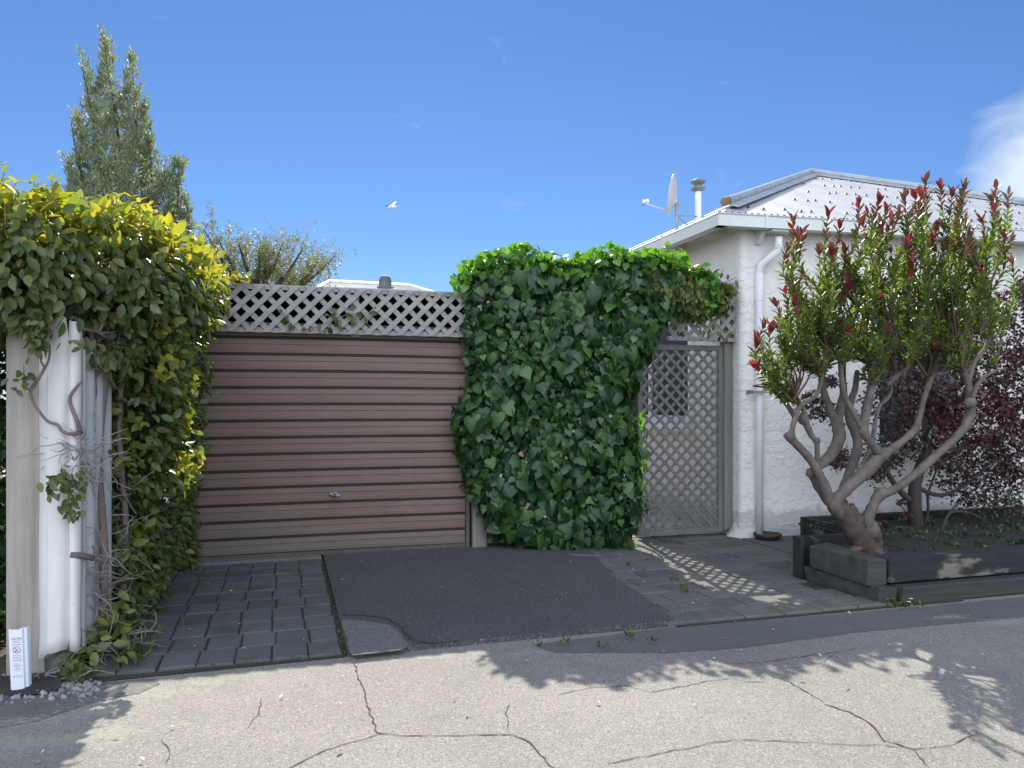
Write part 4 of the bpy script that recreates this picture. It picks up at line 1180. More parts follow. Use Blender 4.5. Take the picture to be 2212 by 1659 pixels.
mains = [
 br([(720, 1290, 30), (600, 1160, 52), (545, 1020, 44), (450, 830, 38), (335, 700, 36), (245, 595, 40), (262, 530, 25), (300, 400, 25), (345, 312, 24), (440, 262, 22), (500, 180, 20), (530, 0, 18), (560, -160, 14)], 0.0, -0.1),
 br([(700, 1270, 30), (590, 1150, 55), (450, 940, 45), (480, 870, 45), (610, 740, 52), (672, 610, 57), (655, 480, 58), (600, 370, 36), (535, 190, 33), (520, 40, 28), (480, -180, 18)], 0.05, 0.28),
 br([(655, 480, 50), (680, 350, 42), (712, 220, 36), (702, 50, 30), (720, -150, 20)], 0.2, 0.35),
 br([(485, 850, 24), (480, 740, 22), (475, 640, 23), (428, 580, 26), (385, 480, 30), (360, 430, 36), (365, 350, 16), (320, 270, 8), (230, 130, 6), (150, 20, 5)], 0.02, -0.05),
 br([(360, 450, 30), (290, 420, 24), (220, 320, 21), (130, 215, 22), (85, 170, 30), (60, 90, 9)], 0.0, 0.1),
 br([(700, 1300, 35), (640, 1190, 58), (700, 1090, 56), (830, 965, 56), (950, 860, 60), (1050, 750, 56)], -0.03, -0.1),
 br([(1050, 750, 46), (1005, 720, 38), (930, 625, 36), (885, 545, 42), (900, 420, 40), (932, 260, 38), (955, 130, 32), (985, -60, 22)], -0.1, -0.15),
 br([(860, 510, 26), (790, 370, 25), (722, 240, 25), (690, 50, 23), (680, -120, 18)], -0.12, -0.05),
 br([(1060, 755, 46), (1200, 652, 32), (1325, 545, 36), (1372, 420, 27), (1412, 260, 25), (1442, 170, 29), (1500, 20, 22), (1540, -150, 16)], -0.1, 0.0),
 br([(700, 1060, 36), (765, 900, 42), (830, 710, 46), (825, 600, 44), (765, 450, 40), (762, 330, 35), (810, 180, 30), (830, 20, 22)], 0.2, 0.35),
 br([(860, 880, 30), (960, 690, 26), (972, 560, 19), (1018, 345, 18), (1110, 240, 19), (1130, 150, 14), (1150, 20, 9)], 0.0, 0.1),
 br([(930, 1460, 40), (935, 1390, 60), (925, 1310, 52), (965, 1200, 45), (1040, 1090, 52), (1110, 1078, 38), (1250, 990, 35), (1395, 872, 40), (1560, 720, 35), (1720, 570, 37), (1800, 440, 44), (1815, 300, 46), (1800, 150, 32), (1755, 0, 26), (1740, -250, 20)], -0.05, -0.25),
 br([(1830, 260, 22), (1880, 140, 22), (1960, 60, 16), (2060, 10, 12)], -0.25, -0.3),
 br([(1795, 130, 26), (1850, -50, 22), (1960, -200, 18), (1990, -400, 14)], -0.22, -0.2),
 br([(1090, 150, 20), (1180, 60, 24), (1260, 0, 16), (1330, -120, 10)], 0.0, 0.0),
]
trunk += [br([(960, 1560, 60), (1010, 1610, 60), (1040, 1650, 40)], -.04, -.12), br([(850, 1560, 50), (790, 1600, 42), (740, 1625, 25)], -.02, -.06), br([(930, 1420, 60), (985, 1440, 52), (1000, 1500, 40)], -.06, -.06), br([(700, 1330, 40), (660, 1290, 40), (640, 1240, 30)], 0.02)]
tubes_obj('trunk', trunk, M['bark_trunk'], cb, 16, 0.17)
mb = MB()
for pts, rad in mains:
    a_, b_ = smooth_path(pts, rad, 5); mb.tube(a_, b_, 12, 0.11)
for x, y, r_, dy in ((245, 590, 52, -0.04), (365, 450, 48, 0), (85, 170, 36, 0.1), (425, 910, 44, 0.05), (880, 545, 46, -0.12), (1050, 750, 66, -0.1), (1035, 1090, 56, -0.1), (1335, 540, 42, -0.05), (1810, 300, 52, -0.25), (860, 870, 40, -0.05), (480, 630, 30, 0), (940, 1400, 90, -0.05)):
    c = K(x, y, dy); rr = r_ * RS
    mb.tube([c - Vector((0, 0, rr * .95)), c - Vector((0, 0, rr * .7)), c, c + Vector((0, 0, rr * .7)), c + Vector((0, 0, rr * .95))], [rr * .35, rr * .8, rr * 1.05, rr * .8, rr * .35], 12, 0.22)
mb.build('limbs', M['bark_bush'], cb, smooth=True, recalc=False)
# shoots
def K6(cx, cy, dy=0.0): return P((2900 + cx / 1.508) / 1.8228, (600 + cy / 1.508) / 1.8228, YB + dy)
tips0 = [(335, 385), (545, 350), (615, 430), (725, 290), (850, 270), (890, 330), (960, 330), (1000, 250), (1030, 360), (1120, 150), (1210, 190), (1060, 240), (1350, 190), (1280, 230), (1345, 240), (1540, 200), (1615, 240), (1520, 255), (1355, 390), (1455, 395), (1190, 420), (1315, 450), (1625, 510), (395, 460), (560, 590), (490, 580), (640, 570), (660, 640), (300, 620), (300, 730), (365, 770), (290, 820), (235, 890), (160, 1015), (120, 1110), (655, 800), (840, 870), (935, 780), (1020, 820), (1000, 540), (1105, 750), (1160, 520), (1420, 560), (1220, 660), (780, 350), (820, 380), (920, 380), (600, 1000), (1130, 250), (700, 480), (1480, 520), (1250, 520), (1080, 420)]
tips = tips0 + [(x + random.uniform(-45, 45), y + random.uniform(15, 130)) for x, y in tips0[::3]] + [(x + random.uniform(-50, 50), y + random.uniform(100, 260)) for x, y in tips0[::2]]
# origins: where shoots leave the limbs (crop-6 coordinates)
orig = [(330, 1480, -0.05), (500, 1330, -0.1), (560, 1200, 0.1), (640, 1250, -0.1), (680, 1150, 0.2), (760, 1250, 0.25), (800, 1380, -0.12), (860, 1200, -0.1), (940, 1300, 0.05), (1040, 1260, 0), (1130, 1330, 0.05), (1190, 1220, 0), (1320, 1180, -0.2), (1350, 1300, -0.25), (1450, 1080, -0.22), (1540, 1280, -0.28), (480, 1050, -0.1), (900, 1000, 0), (1180, 950, 0), (1480, 850, -.2), (700, 900, 0)]
leafP, leafT, leafN, leafS, leafM = [], [], [], [], []
stems = []
def shoot(tip, org, length_leaf=0.55, red=True, ls=0.062, brown=0.16):
    tip, org = Vector(tip), Vector(org)
    L_ = (tip - org).length
    side = Vector((tip.x - org.x, tip.y - org.y, 0))
    m1 = org + Vector((side.x * 0.42 + random.uniform(-.14, .14), side.y * 0.42 + random.uniform(-.08, .08), (tip.z - org.z) * 0.30))
    m2 = org + Vector((side.x * 0.78 + random.uniform(-.10, .10), side.y * 0.78, (tip.z - org.z) * 0.66))
    pts, rad = smooth_path([org, m1, m2, tip], [0.010, 0.007, 0.004, 0.003], 10)
    stems.append((pts, rad))
    pts2 = pts[::-1]; acc = 0
    golden = random.uniform(0, 6.28); redness = random.choice((1, .8, .5, .3, .1))
    prev = pts2[0]
    nL = int(length_leaf / 0.0105)
    for i in range(nL):
        s_ = i * 0.0105
        # walk
        d = 0; q = pts2[-1]; dr = Vector((0, 0, 1))
        for a, b_ in zip(pts2[:-1], pts2[1:]):
            l = (b_ - a).length
            if d + l >= s_:
                q = a.lerp(b_, (s_ - d) / max(l, 1e-6)); dr = (a - b_).normalized(); break
            d += l
        else: break
        golden += 2.4 + random.uniform(-0.3, 0.3)
        o1 = dr.orthogonal().normalized(); o2 = dr.cross(o1)
        out = o1 * math.cos(golden) + o2 * math.sin(golden)
        near = s_ < 0.05
        spread = 0.6 if near else random.uniform(0.7, 1.5)
        t_ = (dr + out * spread + Vector((random.uniform(-.25, .25), random.uniform(-.25, .25), random.uniform(-.2, .2)))).normalized()
        leafP.append(q + out * 0.004); leafT.append(t_); leafN.append((-out + dr * 0.5 + Vector((random.uniform(-.3, .3),) * 3)) if not near else out * -1)
        if near and red: leafM.append(2 if random.random() < redness else 1); leafS.append(random.uniform(0.06, 0.10))
        elif red and s_ < 0.05 + brown: leafM.append(1 if random.random() < 0.9 else 2); leafS.append(random.uniform(0.05, 0.08))
        else: leafM.append(0); leafS.append(random.uniform(0.75, 1.2) * ls)
for (x, y) in tips:
    best = min(orig, key=lambda o: abs(o[0] - x) * 1.2 + (0 if o[1] > y + 200 else 900) + abs(o[1] - y - 450) * 0.5 + random.uniform(0, 420))
    dy = random.uniform(-0.35, 0.35)
    shoot(K6(x, y + 12, dy), K6(best[0], best[1], best[2]), random.uniform(0.5, 0.85), True, 0.072, 0.16 if y < 500 else 0.07)
# green inner shoots filling the crown
inner = [(560, 420, 1200), (430, 1000, 1330), (760, 620, 1250)]
for i in range(115):
    u = random.random()
    x = 230 + 1300 * u + random.uniform(-60, 60)
    lo = 700 - 120 * math.sin(math.pi * u)
    ty = random.uniform(lo, 1190) if x > 330 else random.uniform(930, 1200)
    best = min(orig, key=lambda o: abs(o[0] - x) + (0 if o[1] > ty + 60 else 600) + random.uniform(0, 380))
    dy = random.uniform(-0.45, 0.45)
    shoot(K6(x, ty, dy), K6(best[0], best[1], best[2] + dy * 0.3), random.uniform(0.35, 0.7), random.random() < 0.10, 0.070, 0.03)
# the arching low left branch with long green leaves
for tx, ty in ((150, 1130), (200, 1200), (280, 1120)):
    shoot(K6(tx, ty, -0.1), K6(370, 1500, -0.05), 0.6, False, 0.065)
shoot(K(20, 130, .1), K(85, 165, .1), 0.06, True, 0.05)
leafM = np.array(leafM); leafP = np.array([tuple(v) for v in leafP]); leafT = np.array([tuple(v) for v in leafT]); leafN = np.array([tuple(v) for v in leafN]); leafS = np.array(leafS)
gr = []
for k, mm, tp_ in ((0, 'bush', NARROW), (1, 'bush_brown', NARROW), (2, 'bush_red', oval(0.23, 0.14, 0.12))):
    s_ = leafM == k
    gr.append((tp_, M[mm], leafP[s_], leafT[s_], leafN[s_], leafS[s_]))
leaves('foliage', gr, cb)
mb = MB()
for pts, rad in stems: mb.tube(pts[::2] + [pts[-1]], rad[::2] + [rad[-1]], 5)
mb.build('stems', bark('red_brown_stem', (0.13, 0.07, 0.05), (0.08, 0.05, 0.035), 30), cb, smooth=True, recalc=False)

# ---- pillow: leaves over a mass seen as a polygon
def inside(poly, X_, Z_):
    x0, z0 = poly[:, 0], poly[:, 1]; x1, z1 = np.roll(x0, -1), np.roll(z0, -1)
    c = ((z0[None] > Z_[:, None]) != (z1[None] > Z_[:, None])) & (X_[:, None] < (x1 - x0)[None] * (Z_[:, None] - z0[None]) / ((z1 - z0)[None] + 1e-12) + x0[None])
    return c.sum(1) % 2 == 1
def edge(poly, X_, Z_):
    a = poly; b_ = np.roll(poly, -1, 0); d = b_ - a
    pt = np.stack([X_, Z_], 1)
    t = ((pt[:, None] - a[None]) * d[None]).sum(-1) / (d * d).sum(-1)[None]
    t = np.clip(t, 0, 1)
    q = a[None] + t[..., None] * d[None]
    df = pt[:, None] - q
    di = np.linalg.norm(df, axis=-1); k = di.argmin(1); ar = np.arange(len(pt))
    return di[ar, k], -df[ar, k] / np.maximum(di[ar, k], 1e-6)[:, None]
def lump(x, z, s):      # smooth pseudo noise
    return (np.sin(x * s + 1.3 * np.sin(z * s * 0.7)) * np.sin(z * s * 1.1 + 0.7 + np.sin(x * s * 0.6)) + 0.5 * np.sin(x * s * 2.3 + 2) * np.sin(z * s * 2.1 + 1))
def pillow(poly, n, Yc, T, rr=0.35, depth=(0, 0), side=-1, bumpy=0.08):
    mn, mx_ = poly.min(0), poly.max(0)
    X_ = rng.uniform(mn[0], mx_[0], n * 4); Z_ = rng.uniform(mn[1], mx_[1], n * 4)
    s_ = inside(poly, X_, Z_); X_, Z_ = X_[s_][:n], Z_[s_][:n]
    d, o2 = edge(poly, X_, Z_)
    e = np.clip(d / rr, 0, 1)
    th = (1 - 0.13 * np.clip(Z_, 0, 3)) * T * np.sqrt(np.maximum(1 - (1 - e) ** 2, 0))
    b_ = lump(X_, Z_, 5.0) * bumpy
    Y_ = (Yc(X_, Z_) if callable(Yc) else Yc) + side * (th + b_ * e) + rng.uniform(depth[0], depth[1], len(X_)) * -side
    nor = np.stack([o2[:, 0] * (1 - e) * 1.2 + lump(X_, Z_, 9) * .25, side * (0.35 + e), o2[:, 1] * (1 - e) * 1.2 + 0.15], 1)
    return np.stack([X_, Y_, Z_], 1), nrm(nor), d
ivy = thing('ivy_hedge', 'dense dark green ivy mass between the garage door and the gate', 'ivy', (2.8, 7.4, 0))
ip = [(1000, 600), (1012, 562), (1060, 545), (1085, 548), (1110, 533), (1140, 540), (1180, 552), (1250, 562), (1275, 548), (1310, 545), (1345, 552), (1400, 543), (1450, 552), (1470, 575), (1500, 585), (1520, 610), (1500, 650), (1470, 672), (1440, 700), (1425, 740), (1395, 790), (1382, 830), (1372, 868), (1380, 900), (1386, 960), (1384, 1010), (1394, 1060), (1390, 1110), (1375, 1155), (1372, 1190), (1300, 1192), (1200, 1188), (1110, 1172), (1062, 1140), (1040, 1100), (1015, 1060), (1000, 1000), (985, 950), (985, 890), (1010, 850), (1016, 800), (1000, 745), (1000, 700), (1012, 640)]
IY = 7.58
def ivyY(X_, Z_):
    u = np.clip((np.asarray(X_) - 2.05) / 1.35, 0, 1.15); w = np.clip(np.asarray(Z_) / 2.8, 0, 1)
    return IY - 0.06 - 0.36 * u * (1 - 0.75 * w * w * (3 - 2 * w))
def ipt(x, y):
    q = P(x, y, IY - 0.15)
    for _ in range(4): q = P(x, y, float(ivyY(q.x, q.z)) - 0.10)
    return (q.x, q.z)
poly = np.array([ipt(x, y) for x, y in ip])
poly[:, 1] = np.maximum(poly[:, 1], 0.04)
G1 = []
def ivyset(n, T, depth, side, smin, smax, drop=0.75, mat='ivy', keep=None):
    p_, nn, d = pillow(poly, n, ivyY, T, 0.38, depth, side)
    if keep is not None:
        k_ = keep(p_, d); p_, nn = p_[k_], nn[k_]
    m_ = len(p_)
    tip = np.tile([0, 0, -1.0], (m_, 1)) + rnd(m_, 0.42)
    nn = nrm(nn + rnd(m_, 0.50) + np.array([0, -0.1 if side < 0 else 0.1, 0.38]))
    sz = rng.uniform(smin, smax, m_) * (0.85 + 0.3 * (lump(p_[:, 0], p_[:, 2], 3) > 0))
    h = m_ // 2
    G1.append((IVY, M[mat], p_[:h], tip[:h], nn[:h], sz[:h])); G1.append((IVY2, M[mat], p_[h:], tip[h:], nn[h:], sz[h:]))
front = lambda p, d: (lump(p[:, 0] * 1.3, p[:, 2] * 1.3, 4.2) + rng.normal(0, .45, len(p))) > -0.25
ivyset(3000, 0.29, (-0.05, 0.04), -1, 0.04, 0.14, keep=front)
ivyset(3800, 0.23, (0.04, 0.16), -1, 0.05, 0.105)
ivyset(4600, 0.20, (0.12, 0.27), -1, 0.06, 0.11)
ivyset(2000, 0.14, (0, 0.10), 1, 0.07, 0.12)
# young leaves standing on the top edge and sunlit right edge
topx = np.linspace(0, 1, 900)
tp_pts = [P(x, y, IY - 0.1) for x, y in ip[0:17]]
pos = []
for i in range(1300):
    k = random.uniform(0, len(tp_pts) - 1.001); a = tp_pts[int(k)].lerp(tp_pts[int(k) + 1], k % 1)
    yy = float(ivyY(a.x, a.z)); pos.append((a.x + random.gauss(0, .03), yy + random.uniform(-0.24, 0.22), a.z + random.uniform(-0.2, 0.03)))
pos = np.array(pos); m_ = len(pos)
G1.append((IVY, M['ivy_young'], pos, np.tile([0, -0.25, -0.5], (m_, 1)) + rnd(m_, .6), np.tile([0, -0.2, 1.0], (m_, 1)) + rnd(m_, .55), rng.uniform(0.055, 0.095, m_)))
pos = []
for (x, y) in ((1388, 905), (1396, 930), (1400, 945), (1392, 890), (1402, 1005), (1400, 1050), (1408, 1085), (1404, 1100), (1395, 985)):
    for i in range(4):
        q = P(x + random.uniform(-3, 4), y + random.uniform(-8, 8), IY + 0.1); q = P(x + random.uniform(-3, 4), y + random.uniform(-8, 8), 7.2); pos.append((q.x, 7.2 + random.uniform(0.0, 0.12), q.z))
pos = np.array(pos); m_ = len(pos)
G1.append((IVY, M['ivy_young'], pos, np.tile([0.2, 0, -1.0], (m_, 1)) + rnd(m_, .4), np.tile([0.6, -0.7, 0.2], (m_, 1)) + rnd(m_, .4), rng.uniform(0.05, 0.085, m_)))
# sprays sticking out at the upper left
pos = [tuple(P(x, y, IY - 0.15) + Vector(tuple(rnd(1, .015)[0]))) for x, y in ((985, 598), (978, 612), (990, 625), (993, 605), (1003, 585), (1000, 570), (1008, 575), (998, 615), (1010, 600), (1062, 548), (1105, 535), (1112, 530))]
pos = np.array(pos); m_ = len(pos)
G1.append((IVY, M['ivy_young'], pos, np.tile([0, 0, -1.0], (m_, 1)) + rnd(m_, .4), np.tile([0, -1, .2], (m_, 1)) + rnd(m_, .3), rng.uniform(0.07, 0.10, m_)))
pb_, nb_, db_ = pillow(poly, 70, ivyY, 0.27, 0.38, (-0.03, 0.05), -1)
G1.append((IVY, M['litter'], pb_, np.tile([0, 0, -1.0], (len(pb_), 1)) + rnd(len(pb_), .4), nb_ + rnd(len(pb_), .5), rng.uniform(0.03, 0.06, len(pb_))))
leaves('foliage', G1, ivy)
paths = []
for i in range(26):
    x = random.uniform(2.15, 3.45)
    pts = [(x, 7.60, 0.0)]
    for k in range(1, 7): pts.append((min(3.6, max(2.1, x + random.uniform(-.25, .25))), 7.60 + random.uniform(-.03, .06), k * 0.45 + random.uniform(-.1, .1)))
    paths.append((pts, [0.018, 0.016, 0.014, 0.012, 0.01, 0.008, 0.006]))
tubes_obj('stems', paths, M['bark_dark'], ivy, 6)

# ---- the olive vine growing over the right end of the ivy
ov = thing('climbing_vine', 'olive leaved climber hanging over the lattice above the gate', 'climber', (4.4, 7.4, 2.4))
op = [(1400, 580), (1480, 575), (1515, 572), (1550, 590), (1575, 610), (1590, 612), (1580, 640), (1578, 680), (1560, 670), (1545, 665), (1530, 690), (1490, 675), (1455, 680), (1400, 660)]
poly2 = np.array([(P(x, y, 7.3).x, P(x, y, 7.3).z) for x, y in op])
g2 = []
for (n_, T_, dp_, mm) in ((700, 0.16, (0, .06), 'vine'), (900, 0.14, (.04, .25), 'vine'), (350, 0.2, (0, .02), 'vine')):
    p_, nn, d = pillow(poly2, n_, 7.36, T_, 0.2, dp_)
    m_ = len(p_)
    h_ = int(m_ * .6)
    for sl, m2 in ((slice(0, h_), mm), (slice(h_, m_), 'vine_mid')): g2.append((OVAL, M[m2], p_[sl], np.tile([0, 0, -1.0], (m_, 1))[sl] + rnd(m_, .5)[sl], nn[sl] + rnd(m_, .35)[sl], rng.uniform(0.06, 0.10, m_)[sl]))
pos = np.array([tuple(P(x, y, 7.3)) for x, y in ((1588, 605), (1592, 615), (1590, 625), (1560, 588), (1572, 592), (1555, 725), (1562, 728), (1570, 732), (1575, 722), (1548, 715), (1540, 700), (1535, 710), (1470, 700), (1462, 712), (1475, 715), (1505, 700), (1510, 712), (1580, 715), (1530, 720), (1520, 715))])
m_ = len(pos)
g2.append((OVAL, M['vine'], pos, np.tile([0.1, 0, -1.0], (m_, 1)) + rnd(m_, .3), np.tile([0, -1, .1], (m_, 1)) + rnd(m_, .3), rng.uniform(0.06, 0.085, m_)))
pos = np.array([tuple(P(random.uniform(1440, 1530), random.uniform(574, 600), 7.35) + Vector((0, random.uniform(-.1, .2), 0))) for _ in range(90)])
m_ = len(pos)
g2.append((OVAL, M['vine_young'], pos, rnd(m_, 1.0), np.tile([0, -0.3, 1.0], (m_, 1)) + rnd(m_, .5), rng.uniform(0.04, 0.065, m_)))
leaves('foliage', g2, ov)
paths = [([P(1440, 640, 7.35), P(1500, 610, 7.3), P(1545, 615, 7.28), P(1590, 600, 7.28)], [.009, .008, .006, .003]), ([P(1500, 660, 7.33), P(1540, 690, 7.3), P(1560, 715, 7.28), P(1580, 720, 7.28)], [.007, .006, .004, .003]), ([P(1510, 640, 7.33), P(1550, 600, 7.3), P(1565, 580, 7.3)], [.006, .005, .003])]
tubes_obj('stems', paths, M['twig'], ov, 6)

# ---- blobs: leaves over the union of ellipsoids
def blobset(blobs, dens, inner=0.0, jit=0.04):
    blobs = np.array(blobs, float)
    PP, NN = [], []
    for b_ in blobs:
        c, r_ = b_[:3], b_[3:6]
        area = 4 * math.pi * ((r_[0] * r_[1]) ** 1.6 / 3 + (r_[0] * r_[2]) ** 1.6 / 3 + (r_[1] * r_[2]) ** 1.6 / 3) ** (1 / 1.6)
        n = int(area * dens)
        u = nrm(rnd(n)); p_ = c + u * r_ * (1 - np.abs(rng.normal(0, 0.5, (n, 1))) * inner) + rnd(n, jit)
        PP.append(p_); NN.append(nrm(u / r_))
    PP, NN = np.concatenate(PP), np.concatenate(NN)
    keep = np.ones(len(PP), bool)
    for b_ in blobs:
        q = ((PP - b_[:3]) / b_[3:6]); keep &= (q * q).sum(1) > 0.62
    return PP[keep], NN[keep]
vn = thing('yellow_vine', 'thick climbing vine with sunlit yellow top spilling over the left fence', 'climber', (-1.3, 5.5, 0))
top = [(-2.65, 4.95, 2.36, .5, .42, .46), (-2.2, 4.85, 2.28, .5, .42, .42), (-1.75, 4.82, 2.28, .45, .40, .40), (-1.38, 4.85, 2.25, .40, .38, .38), (-1.05, 5.2, 2.25, .47, .45, .40), (-1.0, 5.7, 2.30, .50, .45, .40), (-1.0, 6.2, 2.35, .50, .45, .42), (-1.0, 6.7, 2.38, .50, .45, .45), (-1.02, 7.15, 2.42, .48, .40, .45), (-2.0, 5.5, 2.3, .7, .6, .45), (-2.9, 5.6, 2.4, .7, .6, .5), (-1.7, 6.4, 2.4, .6, .7, .5)]
G3 = []
p_, nn = blobset(top, 620, 0.12, 0.035)
pi, ni = blobset([b_[:3] + tuple(k * .72 for k in b_[3:6]) for b_ in top], 420, 0.3, 0.05)
p_, nn = p_[(p_[:, 1] < 7.75)], nn[(p_[:, 1] < 7.75)]
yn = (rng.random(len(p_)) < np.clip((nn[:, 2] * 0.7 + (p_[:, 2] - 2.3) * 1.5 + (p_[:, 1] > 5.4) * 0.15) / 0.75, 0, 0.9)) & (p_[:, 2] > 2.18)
def vleaf(p_, nn, mat, smin, smax, dropz, jit=0.4, tmpl=OVAL):
    m_ = len(p_)
    tip = nn * 0.55 + np.array([0, 0, dropz]) + rnd(m_, jit)
    no = nrm(nn + np.array([0, 0, 0.35]) + rnd(m_, 0.35))
    G3.append((tmpl, M[mat], p_, tip, no, rng.uniform(smin, smax, m_)))
vleaf(pi[pi[:, 1] < 7.7], ni[pi[:, 1] < 7.7], 'vine', 0.06, 0.10, -0.8)
vleaf(p_[~yn], nn[~yn], 'vine', 0.055, 0.098, -0.8)
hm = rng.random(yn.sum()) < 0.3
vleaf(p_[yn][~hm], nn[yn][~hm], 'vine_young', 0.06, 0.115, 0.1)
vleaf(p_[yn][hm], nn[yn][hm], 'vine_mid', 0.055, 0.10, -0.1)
# upright young shoots along the crest
def sprig(base, tipv, nl, mat, sz, G=G3):
    base, tipv = Vector(base), Vector(tipv)
    pp_, tt_, nn_, ss = [], [], [], []
    d = tipv - base
    for i in range(nl):
        t = (i + 1) / nl
        q = base + d * t; a = random.uniform(0, 6.28)
        out = Vector((math.cos(a), math.sin(a), 0.25))
        for s_ in (1, -1):
            o3 = Vector((out.x * s_, out.y * s_, out.z))
            pp_.append(tuple(q)); tt_.append(tuple(o3 + d.normalized() * 0.3)); nn_.append((random.uniform(-.2, .2), random.uniform(-.4, .1), 1)); ss.append(sz * random.uniform(.7, 1.1) * (1.1 - 0.3 * t))
    G.append((OVAL, M[mat], np.array(pp_), np.array(tt_), np.array(nn_), np.array(ss)))
vst = []
for i in range(190):
    b_ = random.choice(top)
    a = random.uniform(0, 6.28); k = random.uniform(0, 0.85)
    bx, by = b_[0] + b_[3] * k * math.cos(a), b_[1] + b_[4] * k * math.sin(a)
    if by > 7.6: continue
    bz = b_[2] + b_[5] * math.sqrt(1 - k * k) - 0.03
    h_ = random.uniform(0.07, 0.22)
    e = (bx + random.uniform(-.07, .1), by + random.uniform(-.06, .06), bz + h_)
    sprig((bx, by, bz), e, random.randint(3, 6), 'vine_young', 0.075)
    vst.append(([(bx, by, bz - .05), e], [.004, .002]))
# trailing shoot along the lattice top
tr = [P(440, 600, 7.45), P(480, 606, 7.45), P(520, 604, 7.45), P(545, 598, 7.45)]
vst.append((tr, [.008, .006, .005, .002]))
pos = np.array([tuple(P(random.uniform(450, 540), random.uniform(590, 607), 7.44) + Vector((0, random.uniform(-.05, .05), 0))) for _ in range(46)])
m_ = len(pos)
G3.append((OVAL, M['vine_young'], pos, np.tile([0.5, 0, 0.0], (m_, 1)) + rnd(m_, .5), np.tile([0, -0.5, 1.0], (m_, 1)) + rnd(m_, .5), rng.uniform(0.05, 0.075, m_)))
# lower side: foliage hugging the fence, thicker towards the door
low = []
for i in range(62):
    y = random.uniform(5.25, 7.55); z = random.uniform(0.12, 2.1)
    if y < 5.6 and 0.7 < z < 1.7 and random.random() < 0.8: continue
    low.append((-1.02 + 0.03 * math.sin(z * 4) + (0.05 if y > 6.7 else 0), y, z, random.uniform(.10, .19), random.uniform(.16, .30), random.uniform(.14, .28)))
for i in range(9): low.append((-1.0, random.uniform(7.2, 7.55), 0.25 + i * 0.24, .20, .18, .2))
for (y, z) in ((4.95, 0.12), (5.1, 0.3), (4.85, .08), (5.3, 0.6), (5.0, 1.8), (5.2, 1.9)): low.append((-0.98, y, z, .12, .16, .13))
for (y, z, r_) in ((5.15, 2.05, .26), (5.45, 1.75, .25), (5.75, 1.95, .28), (5.4, 1.4, .22), (5.7, 1.5, .25), (6.1, 1.7, .28), (6.0, 1.25, .24), (5.5, 1.1, .20), (6.4, 1.4, .25), (6.5, 1.8, .3), (6.6, 1.0, .22), (6.9, 1.6, .3), (7.0, 1.2, .25)):
    low.append((-0.90 + 0.04 * math.sin(y * 5), y, z, r_ * .95, r_ * 1.05, r_))
p_, nn = blobset(low, 720, 0.35, 0.035)
s_ = (p_[:, 0] > -1.16) & (p_[:, 1] < 7.62) & (p_[:, 2] > 0.03)
lf_ = s_ & (lump(p_[:, 1] * 1.0 + p_[:, 0], p_[:, 2], 5.0) + rng.normal(0, .3, len(p_)) > 0.35)
vleaf(p_[s_ & ~lf_], nn[s_ & ~lf_] + np.array([.5, -.3, 0]), 'vine', 0.045, 0.088, -0.6, 0.5)
vleaf(p_[lf_], nn[lf_] + np.array([.5, -.3, 0.2]), 'vine_mid', 0.045, 0.09, -0.5, 0.55)
# lit clusters on the outer edge towards the door
for (x, y, nl, Yq) in ((405, 1000, 22, 5.45), (412, 985, 20, 5.45), (398, 960, 12, 5.5), (395, 915, 16, 5.5), (388, 905, 12, 5.5), (412, 690, 14, 5.8), (425, 640, 16, 6.2), (440, 700, 18, 6.0), (455, 690, 16, 6.2), (395, 1040, 10, 5.45), (385, 860, 10, 5.4), (352, 800, 12, 5.1), (405, 760, 12, 5.6), (450, 640, 12, 6.6), (420, 800, 10, 5.8), (400, 830, 10, 5.5), (380, 720, 14, 5.2), (345, 690, 12, 5.0), (360, 760, 12, 5.1), (430, 740, 12, 6.0)):
    c = P(x, y, Yq)
    pos = np.array([tuple(c)] * nl) + rnd(nl, 0.035)
    G3.append((OVAL, M['vine_young' if random.random() < .5 else 'vine_mid'], pos, np.tile([0.3, -.2, -0.5], (nl, 1)) + rnd(nl, .5), rnd(nl, 1) + np.array([0, -.3, .6]), rng.uniform(0.05, 0.08, nl)))
# hanging clusters in front of the post and white sheet
for (x, y, nl, Yq) in ((75, 720, 26, 4.60), (85, 745, 26, 4.58), (92, 700, 30, 4.6), (70, 690, 26, 4.6), (50, 700, 20, 4.6), (65, 815, 6, 4.64), (52, 825, 6, 4.64), (140, 1030, 26, 4.60), (118, 1050, 20, 4.6), (160, 1050, 20, 4.6), (150, 1090, 14, 4.62), (155, 1110, 12, 4.62), (205, 745, 5, 4.75), (215, 770, 10, 4.8), (172, 740, 4, 4.68), (150, 1435, 22, 4.60), (185, 1440, 20, 4.62), (165, 1450, 16, 4.6)):
    c = P(x, y, Yq)
    pos = np.array([tuple(c)] * nl) + rnd(nl, 0.028)
    G3.append((OVAL, M['vine'], pos, np.tile([0.0, -.3, -0.6], (nl, 1)) + rnd(nl, .5), rnd(nl, .5) + np.array([0, -1, .5]), rng.uniform(0.04, 0.07, nl)))
